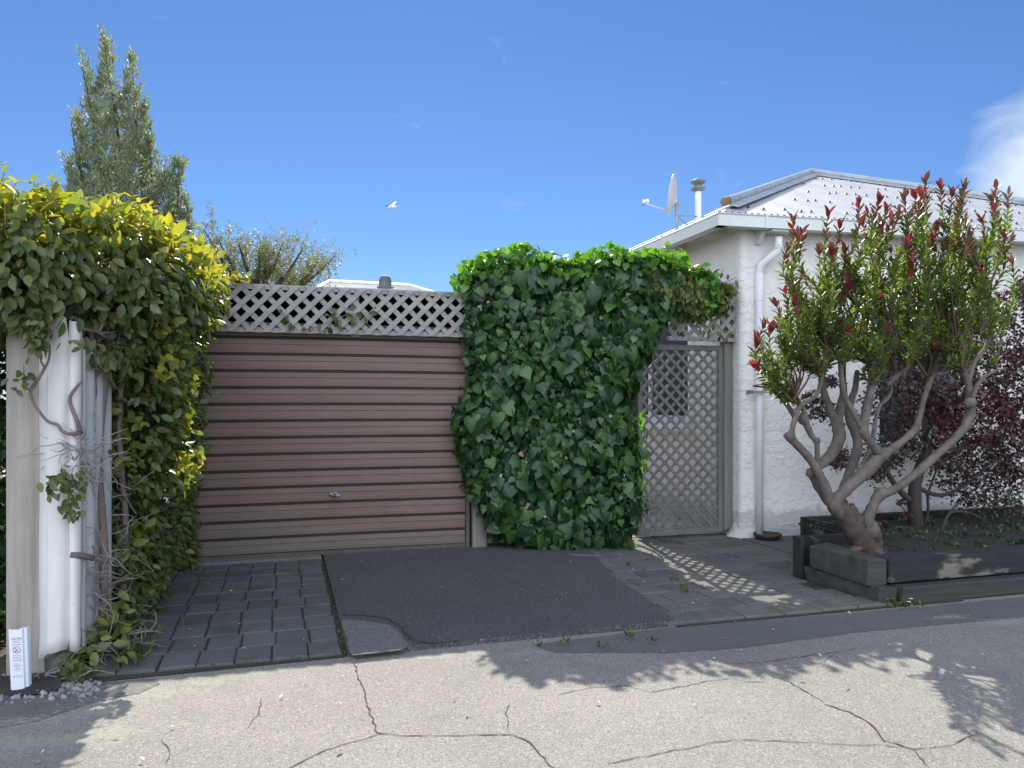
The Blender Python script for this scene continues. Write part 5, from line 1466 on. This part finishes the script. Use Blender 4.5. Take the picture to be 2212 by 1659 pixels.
# big lighter leaf sprays on the shaded face
for (x, y, nl, Yq) in ((270, 1225, 9, 5.6), (285, 1265, 8, 5.6), (240, 1300, 9, 5.3), (225, 1330, 9, 5.2), (300, 1010, 10, 6.2), (280, 960, 9, 6.0), (330, 1180, 7, 6.3), (300, 1230, 8, 5.9), (240, 950, 8, 5.6), (330, 920, 8, 6.4), (255, 900, 8, 5.6)):
    c = P(x, y, Yq); c.x += 0.0
    pos = np.array([tuple(c)] * nl) + rnd(nl, 0.02)
    aa = np.linspace(0, 6.28, nl, endpoint=False)
    G3.append((OVAL, M['vine'], pos, np.stack([np.cos(aa), np.full(nl, -.3), np.sin(aa)], 1), np.tile([0.2, -1, .4], (nl, 1)) + rnd(nl, .15), rng.uniform(0.06, 0.095, nl)))
leaves('foliage', G3, vn)
# bare stems
def Q3(cx, cy, Yq): return P((0 + cx / 2.552) / 1.8228, (1150 + cy / 2.552) / 1.8228, Yq)
paths = [
 ([Q3(300, 1000, 4.66), Q3(340, 1120, 4.66), Q3(400, 1210, 4.66), Q3(480, 1300, 4.67), Q3(570, 1330, 4.67), Q3(630, 1400, 4.67), Q3(720, 1425, 4.67), Q3(820, 1410, 4.72)], [.008, .008, .008, .008, .008, .008, .010, .012]),
 ([Q3(300, 1000, 4.66), Q3(380, 880, 4.66), Q3(450, 760, 4.65), Q3(490, 680, 4.65), Q3(500, 560, 4.63), Q3(480, 450, 4.62), Q3(560, 370, 4.62), Q3(630, 260, 4.6)], [.010, .010, .008, .006, .006, .009, .007, .006]),
 ([Q3(450, 760, 4.65), Q3(415, 700, 4.64), Q3(400, 620, 4.64)], [.007, .005, .003]),
 ([Q3(270, 980, 4.66), Q3(240, 880, 4.65), Q3(240, 780, 4.65), Q3(235, 720, 4.65)], [.008, .005, .003, .002]),
 ([Q3(810, 1400, 4.7), Q3(770, 1280, 4.68), Q3(720, 1160, 4.68), Q3(700, 1070, 4.68), Q3(740, 990, 4.68), Q3(820, 900, 4.7)], [.012, .011, .010, .009, .009, .006]),
 ([Q3(900, 1400, 4.9), Q3(900, 1200, 4.95), Q3(930, 1000, 4.95), Q3(920, 760, 4.95), Q3(935, 560, 4.95), Q3(900, 300, 4.9)], [.03, .028, .026, .024, .022, .02]),
 ([Q3(830, 370, 4.75), Q3(980, 400, 4.85), Q3(1080, 410, 4.9), Q3(1276, 380, 5.1)], [.009, .008, .007, .005]),
 ([Q3(1000, 400, 4.85), Q3(1040, 300, 4.85), Q3(1100, 200, 4.9)], [.007, .006, .004]),
 ([Q3(980, 400, 4.85), Q3(1100, 480, 4.9), Q3(1180, 550, 4.95), Q3(1276, 560, 5.0)], [.007, .006, .005, .003]),
 ([Q3(1080, 410, 4.9), Q3(1140, 500, 4.95), Q3(1230, 520, 5.0)], [.005, .004, .002]),
 ([Q3(1150, 560, 4.95), Q3(1140, 660, 4.95), Q3(1276, 760, 5.1)], [.005, .005, .003]),
 ([Q3(820, 740, 4.78), Q3(960, 770, 4.85), Q3(1080, 850, 4.95), Q3(1200, 1000, 5.1)], [.006, .006, .005, .003]),
]
tk = [Vector((-1.02, 4.98, 0.0)), Vector((-1.0, 4.96, 0.6)), Vector((-1.04, 5.0, 1.2)), Vector((-1.0, 5.05, 1.9)), Vector((-1.1, 5.1, 2.3))]
paths.append((tk, [.022, .024, .023, .022, .02]))
tk2 = [Vector((-0.98, 5.25, 0.0)), Vector((-0.95, 5.3, 0.7)), Vector((-0.97, 5.22, 1.3)), Vector((-0.96, 5.3, 2.1))]
paths.append((tk2, [.022, .02, .018, .014]))
paths.append(([P(152, 1198, 4.70), P(172, 1200, 4.72), P(200, 1205, 4.8)], [.016, .017, .016]))
tubes_obj('stems', paths + vst, M['twig'], vn, 7, 0.08, 4)
# tangle of dead twigs by the white sheet
paths = []
def tangle(cx, cy, n, rx, ry, Yq, ln):
    for i in range(n):
        a = P(cx + random.gauss(0, rx), cy + random.gauss(0, ry), Yq + random.uniform(-.06, .12))
        d = Vector((random.uniform(-1, 1), random.uniform(-.5, .3), random.uniform(-.7, .7))).normalized()
        pts = [a]; l = ln * random.uniform(.4, 1.2)
        for k in range(4):
            d = (d + Vector((random.uniform(-.5, .5), random.uniform(-.3, .3), random.uniform(-.5, .5)))).normalized()
            pts.append(pts[-1] + d * l / 4)
        r0 = random.uniform(.0018, .0042)
        paths.append((pts, [r0, r0, r0 * .8, r0 * .6, r0 * .3]))
tangle(165, 985, 60, 18, 22, 4.68, 0.22)
tangle(200, 1000, 35, 14, 30, 4.80, 0.22)
tangle(205, 1240, 70, 14, 50, 4.88, 0.24)
tangle(225, 1290, 40, 14, 50, 4.98, 0.22)
tangle(250, 1150, 40, 22, 60, 5.3, 0.28)
tangle(200, 1400, 60, 28, 22, 4.82, 0.22)
tangle(250, 1400, 45, 40, 20, 4.95, 0.2)
tangle(230, 750, 30, 30, 30, 5.0, 0.25)
tangle(120, 1460, 30, 25, 8, 4.62, 0.15)
for (a, b_, c_) in (((190, 1268), (235, 1292), 5.1), ((212, 1335), (250, 1360), 5.1), ((230, 1320), (330, 1310), 5.3)):
    paths.append(([P(a[0], a[1], 4.95), P((a[0] + b_[0]) / 2, (a[1] + b_[1]) / 2 - 8, c_), P(b_[0], b_[1], c_)], [.006, .005, .002]))
tubes_obj('dead_twigs', paths, M['twig_dead'], vn, 4, 0.0, 2)

# ---- sprig in the lattice
sp = thing('vine_sprig', 'pale green sprig poking through the lattice above the door', 'sprig', (0.6, 7.48, 2.2))
pos = np.array([tuple(P(x, y, 7.47)) for x, y in ((610, 670), (622, 680), (615, 690), (628, 696), (622, 705), (700, 680), (712, 672), (722, 684), (735, 690), (728, 676), (745, 678), (750, 668), (760, 682), (770, 676), (780, 674), (788, 684), (796, 678), (805, 672), (690, 700), (700, 712), (712, 706), (672, 712), (728, 704), (660, 708))])
m_ = len(pos)
leaves('foliage', [(OVAL, M['vine'], pos, rnd(m_, .6) + np.array([.2, 0, -.5]), np.tile([0, -1, .3], (m_, 1)) + rnd(m_, .3), rng.uniform(0.06, 0.095, m_))], sp)
tubes_obj('stems', [([P(660, 712, 7.49), P(700, 700, 7.48), P(745, 682, 7.48), P(805, 674, 7.48)], [.005, .004, .004, .002]), ([P(605, 668, 7.49), P(620, 690, 7.48), P(625, 708, 7.48)], [.004, .003, .002])], M['twig'], sp, 6)

# ---- tall olive tree behind the garage
def tree_twigs(targets, nl, ln, up_w, spread, mat, tmpl, smin, smax, parent, name='crown', droop=0):
    PP, TT, NN, SS, paths = [], [], [], [], []
    for (b_, d) in targets:
        b_ = Vector(b_); d = Vector(d).normalized(); l = ln * random.uniform(.6, 1.3)
        e = b_ + d * l
        paths.append(([b_, e], [.008, .003]))
        for i in range(nl):
            t = (i + random.random()) / nl
            q = b_ + d * l * t
            a = random.uniform(0, 6.28); o1 = d.orthogonal().normalized(); o2 = d.cross(o1)
            out = o1 * math.cos(a) + o2 * math.sin(a)
            PP.append(tuple(q + out * 0.01)); TT.append(tuple(d * up_w + out * spread + Vector((0, 0, -droop)))); NN.append(tuple(out + Vector((random.uniform(-.5, .5), random.uniform(-.5, .5), random.uniform(0, .8))))); SS.append(random.uniform(smin, smax))
    leaves(name, [(tmpl, M[mat], np.array(PP), np.array(TT), np.array(NN), np.array(SS))], parent)
    return paths
ct = thing('olive_tree', 'tall pointed olive grey tree behind the garage on the left', 'tree', (-3.2, 14, 0))
TY = 14.0
leaders = [  # (base px, tip px, half width at the base in px)
 ((300, 620), (228, 88), 70), ((250, 520), (175, 120), 56), ((320, 520), (284, 125), 56), ((270, 620), (245, 260), 75), ((200, 560), (143, 322), 42), ((190, 500), (155, 240), 26), ((345, 560), (322, 262), 40), ((375, 620), (388, 350), 58), ((390, 640), (412, 440), 30), ((230, 640), (250, 380), 70), ((320, 660), (340, 400), 80), ((160, 640), (135, 450), 30), ((300, 500), (330, 330), 40), ((200, 450), (165, 330), 40), ((350, 660), (365, 400), 60), ((380, 680), (402, 490), 45), ((340, 600), (300, 300), 60), ((180, 600), (150, 400), 45)]
targets = []; paths = []
for (b_, t_, hw) in leaders:
    pts = [P(b_[0] + (t_[0] - b_[0]) * k / 4 + random.uniform(-3, 3), b_[1] + (t_[1] + 20 - b_[1]) * k / 4, TY + random.uniform(-.3, .3)) for k in range(5)]
    paths.append((pts, [.06, .04, .028, .016, .005]))
sil = np.array([(228, 70), (238, 110), (246, 165), (256, 235), (266, 205), (276, 125), (286, 112), (293, 165), (312, 205), (316, 262), (324, 275), (332, 335), (348, 350), (396, 352), (386, 400), (411, 452), (408, 520), (425, 650), (128, 650), (138, 545), (132, 455), (150, 405), (137, 335), (165, 350), (170, 300), (154, 245), (176, 250), (190, 215), (172, 105), (184, 118), (204, 195), (214, 180), (220, 100)], float)
xs_, ys_ = rng.uniform(128, 425, 16000), 60 + 590 * rng.uniform(0, 1, 16000) ** 0.85
ok = inside(sil, xs_, ys_)
d_, o2_ = edge(sil, xs_, ys_)
kk = 0
for x, y, o_k, dd_ in zip(xs_, ys_, ok, d_):
    if not o_k or kk > 4200: continue
    if lump(np.array(x / 60), np.array(y / 60), 4.0) < -0.85 and dd_ > 12: continue
    kk += 1
    dep = min(1.0, dd_ / 60) * 1.0 + .1
    l_ = 0.10 if dd_ < 7 else 0.2
    targets.append((P(x, y + (10 if dd_ < 9 else 26), TY + random.uniform(-dep, dep)), (random.gauss(0, .20 if dd_ < 9 else .35), random.gauss(0, .3), 1)))
tp2 = tree_twigs(targets, 11, 0.20, 0.8, 0.7, 'conifer', kite(0.13), 0.06, 0.11, ct)
tubes_obj('trunk', [([(-3.1, 14, 0), (-3.1, 14, 1.5), P(290, 640, 14)], [.16, .13, .09])] + paths, M['bark_dark'], ct, 6, 0.05, 3)
# ---- feathery tree
ft = thing('feathery_tree', 'low spreading tree with drooping feathery olive foliage beyond the garage', 'tree', (0.0, 15, 0))
FY = 15.0
targets = []; paths = []
root = P(600, 680, FY)
limbs = [((620, 640), (725, 552)), ((610, 640), (700, 580)), ((590, 630), (655, 535)), ((570, 620), (612, 522)), ((560, 620), (560, 535)), ((550, 620), (515, 525)), ((530, 620), (470, 515)), ((520, 620), (440, 495)), ((500, 640), (430, 560)), ((600, 640), (640, 590)), ((540, 620), (600, 560)), ((480, 620), (455, 560)), ((640, 620), (690, 560)), ((570, 600), (585, 540))]
for a, t_ in limbs:
    dy = random.uniform(-.6, .6)
    pa, pt_ = P(a[0], a[1], FY), P(t_[0], t_[1], FY + dy)
    paths.append(([root, pa, pa.lerp(pt_, .5) + Vector((0, 0, -.05)), pt_], [.09, .05, .03, .008]))
    for i in range(70):
        s_ = random.uniform(0.1, 1.05)
        q = pa.lerp(pt_, s_) + Vector((random.gauss(0, .16), random.gauss(0, .25), random.gauss(0, .13)))
        targets.append((q, (random.gauss(0, .5), random.gauss(0, .5), random.choice((1, .8, -.9)))))
tree_twigs(targets, 18, 0.27, 0.6, 0.7, 'feather', kite(0.16), 0.035, 0.07, ft, droop=0.3)
tubes_obj('trunk', [([(root.x, root.y, 0), (root.x, root.y, 1.5), root], [.15, .13, .1])] + paths, M['bark_dark'], ft, 6, 0.05, 3)
# ---- hedge and back garden greenery
def blobshrub(name, label, cat, blobs, dens, groups_mats, smin, smax, tmpl, base, inner=.25, trunk_paths=None, nw=(0, -.2, .3)):
    t = thing(name, label, cat, base)
    p_, nn = blobset(blobs, dens, inner, 0.03)
    g = []
    sel = rng.random(len(p_)); lo = 0
    for mm, fr in groups_mats:
        s_ = (sel >= lo) & (sel < lo + fr); lo += fr
        m_ = s_.sum()
        g.append((tmpl, M[mm], p_[s_], nn[s_] * .6 + rnd(m_, .6) + np.array([0, 0, -.2]), nn[s_] + rnd(m_, .5) + np.array(nw), rng.uniform(smin, smax, m_)))
    leaves('foliage', g, t)
    if trunk_paths: tubes_obj('branches', trunk_paths, M['bark_dark'], t, 7, 0.08, 4)
    return t
blobshrub('evergreen_shrub', 'dark evergreen shrub just behind the bleached post at the left edge', 'shrub', [(-2.2, 5.9, 0.8, .55, .5, .9), (-2.5, 6.0, 1.7, .6, .6, .7), (-2.9, 5.7, .6, .6, .5, .7), (-2.0, 6.6, 1.0, .5, .4, 1.2), (-2.1, 5.4, .3, .5, .4, .4)], 950, [('green_dark', 1.0)], .05, .09, KITEW, (-2.2, 5.9, 0))
blobshrub('garden_hedge', 'leafy green hedge at the back of the side path behind the gate', 'hedge', [(3.4, 16.5, 1.2, 1.2, .6, 1.3), (4.3, 17.0, 1.3, 1.0, .6, 1.1), (2.4, 16.5, 1.2, 1.0, .6, 1.2)], 260, [('weed', .5), ('green_dark', .5)], .08, .14, KITEW, (3.4, 16.5, 0))
# ---- purple shrub
YP = 6.2
pb = [P(2040, 830, YP), P(2130, 760, YP), P(2200, 700, YP), P(2230, 850, YP), P(2120, 900, YP), P(1990, 930, YP), P(1930, 800, 6.5), P(2200, 980, YP), P(2270, 620, YP)]
rad = [(.30, .3, .30), (.34, .35, .38), (.36, .35, .40), (.4, .35, .42), (.34, .3, .3), (.22, .2, .2), (.22, .2, .34), (.3, .3, .25), (.3, .3, .3)]
pbl = [tuple(c) + r_ for c, r_ in zip(pb, rad)]
def K7(cx, cy, dy=0.0): return P((2700 + cx / 1.508) / 1.8228, (1400 + cy / 1.508) / 1.8228, YP + dy)
tk = [([K7(1385, 1150), K7(1375, 1040), K7(1360, 900), K7(1365, 760), K7(1400, 640), K7(1440, 500), K7(1470, 300)], [.075, .07, .065, .06, .05, .04, .02]),
      ([K7(1330, 860), K7(1260, 790), K7(1200, 700), K7(1150, 620)], [.035, .03, .025, .012]),
      ([K7(1370, 780), K7(1520, 830, -.1), K7(1700, 740, -.1), K7(1850, 600, -.1)], [.025, .02, .015, .008]),
      ([K7(1410, 1050), K7(1440, 920), K7(1440, 820), K7(1500, 650)], [.016, .014, .012, .008]),
      ([K7(1500, 1130, -.3), K7(1530, 1010, -.3), K7(1580, 930, -.3), K7(1700, 940, -.3), K7(1800, 1000, -.3)], [.018, .016, .014, .01, .006]),
      ([K7(1560, 940, -.3), K7(1650, 860, -.3), K7(1800, 880, -.3), K7(1950, 820, -.3)], [.012, .01, .008, .004]),
      ([K7(1420, 600), K7(1600, 560), K7(1800, 480), K7(2000, 300)], [.03, .025, .02, .01]),
      ([K7(1440, 500), K7(1560, 350), K7(1700, 150)], [.03, .02, .01]), ([K7(1365, 1000), K7(1300, 920), K7(1270, 870)], [.01, .007, .004])]
ps = blobshrub('purple_shrub', 'dark purple leaved shrub behind the conebush against the house wall', 'shrub', pbl, 2600, [('purple', .85), ('purple_lit', .15)], .036, .062, KITEW, tuple(K7(1385, 1150)), .9, tk)
# loose foliage sprays of the same shrub
g = []
spr = [(1500, 640, 60, 90), (1620, 600, 90, 120), (1750, 700, 130, 200), (1900, 760, 120, 150), (1600, 760, 70, 70), (1850, 620, 120, 160), (1200, 620, 50, 70), (1130, 720, 40, 50), (930, 600, 45, 60), (900, 640, 30, 40), (1280, 520, 80, 100), (1150, 560, 50, 50), (1950, 500, 100, 160), (760, 290, 50, 60), (800, 340, 50, 50), (730, 240, 20, 30), (1190, 640, 60, 60), (1300, 960, 12, 25), (1180, 1010, 14, 40), (1280, 870, 8, 20), (1700, 860, 60, 60), (1900, 880, 80, 80), (860, 150, 30, 50), (1250, 300, 120, 200), (1450, 250, 120, 260), (1650, 420, 140, 260), (1850, 300, 140, 260)]
for (x, y, sx, n_) in spr:
    c = [K7(x + random.gauss(0, sx), y + random.gauss(0, sx * .55), random.uniform(-.2, .35)) for _ in range(int(n_ * 3.2))]
    pos = np.array([tuple(v) for v in c]); m_ = len(pos)
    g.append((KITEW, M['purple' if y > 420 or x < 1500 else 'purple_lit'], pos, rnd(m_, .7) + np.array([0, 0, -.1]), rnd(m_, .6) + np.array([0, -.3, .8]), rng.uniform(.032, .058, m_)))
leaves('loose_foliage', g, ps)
blobshrub('low_groundcover_plant', 'low dusky twiggy plant at the right end of the planter', 'plant', [tuple(P(2160, 1095, 6.0)) + (.25, .2, .14), tuple(P(2230, 1085, 5.8)) + (.3, .25, .2)], 900, [('purple', .6), ('green_dark', .4)], .02, .035, KITEW, tuple(P(2160, 1110, 6.0)))
# white pot stand / vent block against the wall
vb = P(2092, 1134, 6.75)
bk = thing('vent_block', 'small grey woven basket behind the planter by the wall', 'basket', tuple(vb))
mb = MB()
for i in range(7): mb.lathe([(0.125, i * .022), (0.133, i * .022 + .011), (0.125, i * .022 + .022)], (vb.x, vb.y, vb.z - .07), 20)
mb.build('weave', M['greymetal'], bk)
MB().lathe([(0.0, 0), (0.12, 0), (0.12, .15)], (vb.x, vb.y, vb.z - .07), 16).build('lining', M['post'], bk)
bk.name = 'basket'

# ---- weeds, litter, gravel, daisies
def tufts(name, pts, nl, mat, smin, smax, tmpl=KITE, spread=.6, z0=.03, rad=.02):
    PP, TT = [], []
    for (x, y) in pts:
        for _ in range(random.randint(max(1, nl // 2), nl)):
            PP.append((x + random.gauss(0, rad), y + random.gauss(0, rad), z0)); TT.append((random.gauss(0, spread), random.gauss(0, spread), 1))
    m_ = len(PP)
    return leaves(name, [(tmpl, M[mat], np.array(PP), np.array(TT), rnd(m_), rng.uniform(smin, smax, m_))])
jp = []
for _ in range(34): jp.append((-1.28 + 0.203 * random.randint(1, 7) + random.gauss(0, .006), random.uniform(4.62, 7.3)))
for _ in range(26): jp.append((random.uniform(-1.1, 0.35), 4.63 + 0.285 * random.randint(0, 9) + random.gauss(0, .008)))
for _ in range(40): jp.append((0.345 + random.gauss(0, .008), random.uniform(4.6, 7.3)))
for _ in range(60): jp.append((random.uniform(-1.0, 2.6), 4.6 + random.gauss(0, .012)))
for _ in range(40): jp.append((random.uniform(2.6, 4.15), 4.62 + 0.255 * random.randint(0, 10) + random.gauss(0, .008)))
for _ in range(30): jp.append((random.uniform(-0.95, 0.3), 7.44 + random.gauss(0, .01)))
o = tufts('joint_weeds', jp, 4, 'weed', .010, .030, KITE, .7, .018, .012); o['kind'] = 'stuff'
wp = [tuple(G(x, y)[:2]) for x, y in ((1475, 1275), (1462, 1262), (1480, 1287), (1440, 1175), (1418, 1200), (1300, 1410), (1360, 1385), (1220, 1400), (1160, 1405), (1410, 1395), (1355, 1230))]
o = tufts('path_weeds', wp, 16, 'weed', .025, .06, KITE, .9, .03, .02); o['kind'] = 'stuff'
# grassy tuft under the vine
o = tufts('grass_tuft', [tuple(G(x, y)[:2]) for x, y in ((285, 1400), (300, 1420), (290, 1435), (270, 1440), (310, 1380))], 26, 'weed', .05, .12, kite(.06), .5, .02, .04)
tag(o, 'fine green grass tuft at the foot of the vine', 'grass tuft')
wb = [(random.uniform(4.9, 7.0), 7.32 + random.gauss(0, .01)) for _ in range(40)]
o = tufts('wall_weeds', wb, 6, 'green_dark', .02, .06, KITE, .4, .024, .01); o['kind'] = 'stuff'
# plants in planter soil
o = tufts('bed_groundcover', [(random.uniform(4.9, 9), random.uniform(4.95, 6.6)) for _ in range(260)], 8, 'green_dark', .02, .06, KITEW, .8, .27, .04); o['kind'] = 'stuff'
n_ = 150
pos = []
for _ in range(n_):
    x, y = random.uniform(-1.0, 4.1), random.uniform(3.2, 7.3)
    pos.append((x, y, 0.036 if y > 4.65 else 0.018))
pos = np.array(pos)
o = leaves('fallen_leaves', [(OVAL, M['litter'], pos, rnd(n_) * np.array([1, 1, .15]), np.tile([0, 0, 1.], (n_, 1)) + rnd(n_, .3), rng.uniform(.012, .034, n_))]); o['kind'] = 'stuff'
# gravel at the foot of the marker
mb = MB()
for _ in range(520):
    q = G(random.uniform(-60, 210), 1490 + random.gauss(0, 13)); q.y += random.gauss(0, .03)
    r_ = random.uniform(.004, .016)
    if q.y < 4.35: r_ *= .5
    mb.tube([q + Vector((0, 0, .002)), q + Vector((random.uniform(-.3, .3) * r_, 0, r_)), q + Vector((0, 0, 1.7 * r_))], [r_ * .8, r_, r_ * .35], 6, .25)
o = mb.build('gravel', M['stone']); o['kind'] = 'stuff'
mb = MB()
vs = []
for i in range(26):
    for j in range(6):
        q = G(-140 + i * 20, 1478 - (5 if i > 14 else 0)); vs.append((q.x, 4.44 + j * .07 + random.uniform(-.01, .01), .012 + .03 * math.sin(j / 5 * 3.14) + random.uniform(0, .008)))
mb.add(vs, [(i * 6 + j, (i + 1) * 6 + j, (i + 1) * 6 + j + 1, i * 6 + j + 1) for i in range(14) for j in range(5)])
o = mb.build('dirt_verge', M['soil'], recalc=False); o['kind'] = 'structure'
# daisies at the planter corner
dz = thing('daisy_clump', 'small weedy clump with white flowers at the planter corner', 'flowers', tuple(G(1935, 1310)))
PP, TT = [], []
for _ in range(120):
    q = G(random.gauss(1945, 22), random.gauss(1306, 5)); PP.append((q.x, q.y, .012)); TT.append((random.gauss(0, .6), random.gauss(0, .6), 1))
leaves('foliage', [(KITEW, M['weed'], np.array(PP), np.array(TT), rnd(120), rng.uniform(.015, .05, 120))], dz)
for (x, y) in ((1914, 1299), (1925, 1298), (1968, 1299), (2212, 1270), (1963, 1306)):
    c = G(x, y + 8, 0); c.z = 0.045
    aa = np.linspace(0, 6.28, 8, endpoint=False)
    leaves('flower', [(KITEW, M['petal'], np.tile([tuple(c)], (8, 1)), np.stack([np.cos(aa), np.sin(aa), np.full(8, .3)], 1), np.tile([0, -.3, 1.], (8, 1)), .018)], dz)
# ---- twig on the driveway and a bar-shaped litter piece
tw = MB().tube([G(1228, 1197, .035), G(1250, 1199, .04), G(1298, 1200, .035)], [.004, .004, .002], 5).build('twig', M['twig_dead'])
tag(tw, 'thin pale twig lying on the driveway before the ivy', 'twig')

# ================================================================== GULL
gu = thing('gull', 'white gull with dark wing tips flying in the clear sky', 'bird', tuple(PD(848, 444, 28)))
def U(cx, cy, dz=0.0): return PD((1450 + cx / 8.295) / 1.8228, (700 + cy / 8.295) / 1.8228, 28 + dz)
mb = MB()
mb.tube([U(632, 978), U(655, 966), U(690, 962), U(750, 965), (U(810, 960)), U(870, 952), U(915, 950), U(948, 945)], [.004, .022, .038, .062, .062, .040, .025, .012], 12)
mb.build('body', M['gull'], gu, smooth=True, recalc=False)
MB().tube([U(628, 982), U(645, 972)], [.003, .009], 6).build('beak', M['gull_dark'], gu)
def wing(pts_f, pts_b, m, name):
    mb = MB(); n = len(pts_f); vs = []
    for a, b_ in zip(pts_f, pts_b): vs += [a, b_, a + Vector((0, 0, -.012)), b_ + Vector((0, 0, -.006))]
    fs = []
    for i in range(n - 1):
        k = 4 * i; fs += [(k, k + 4, k + 5, k + 1), (k + 2, k + 3, k + 7, k + 6), (k, k + 2, k + 6, k + 4), (k + 1, k + 5, k + 7, k + 3)]
    mb.add(vs, fs); return mb.build(name, m, gu)
wing([U(770, 925), U(765, 870, .15), U(790, 835, .25), U(900, 772, .5)], [U(850, 928), U(860, 870, .15), U(885, 828, .25), U(925, 775, .5)], M['gull'], 'wing')
wing([U(900, 772, .5), U(955, 728, .6)], [U(928, 775, .5), U(978, 722, .6)], M['gull_dark'], 'wing_tip')
wing([U(720, 915), U(640, 905, -.4), U(560, 905, -.7)], [U(790, 930), U(660, 930, -.4), U(552, 932, -.7)], M['gull_dark'], 'wing')
wing([U(880, 938), U(945, 930)], [U(880, 965), U(940, 962)], M['gull'], 'tail')
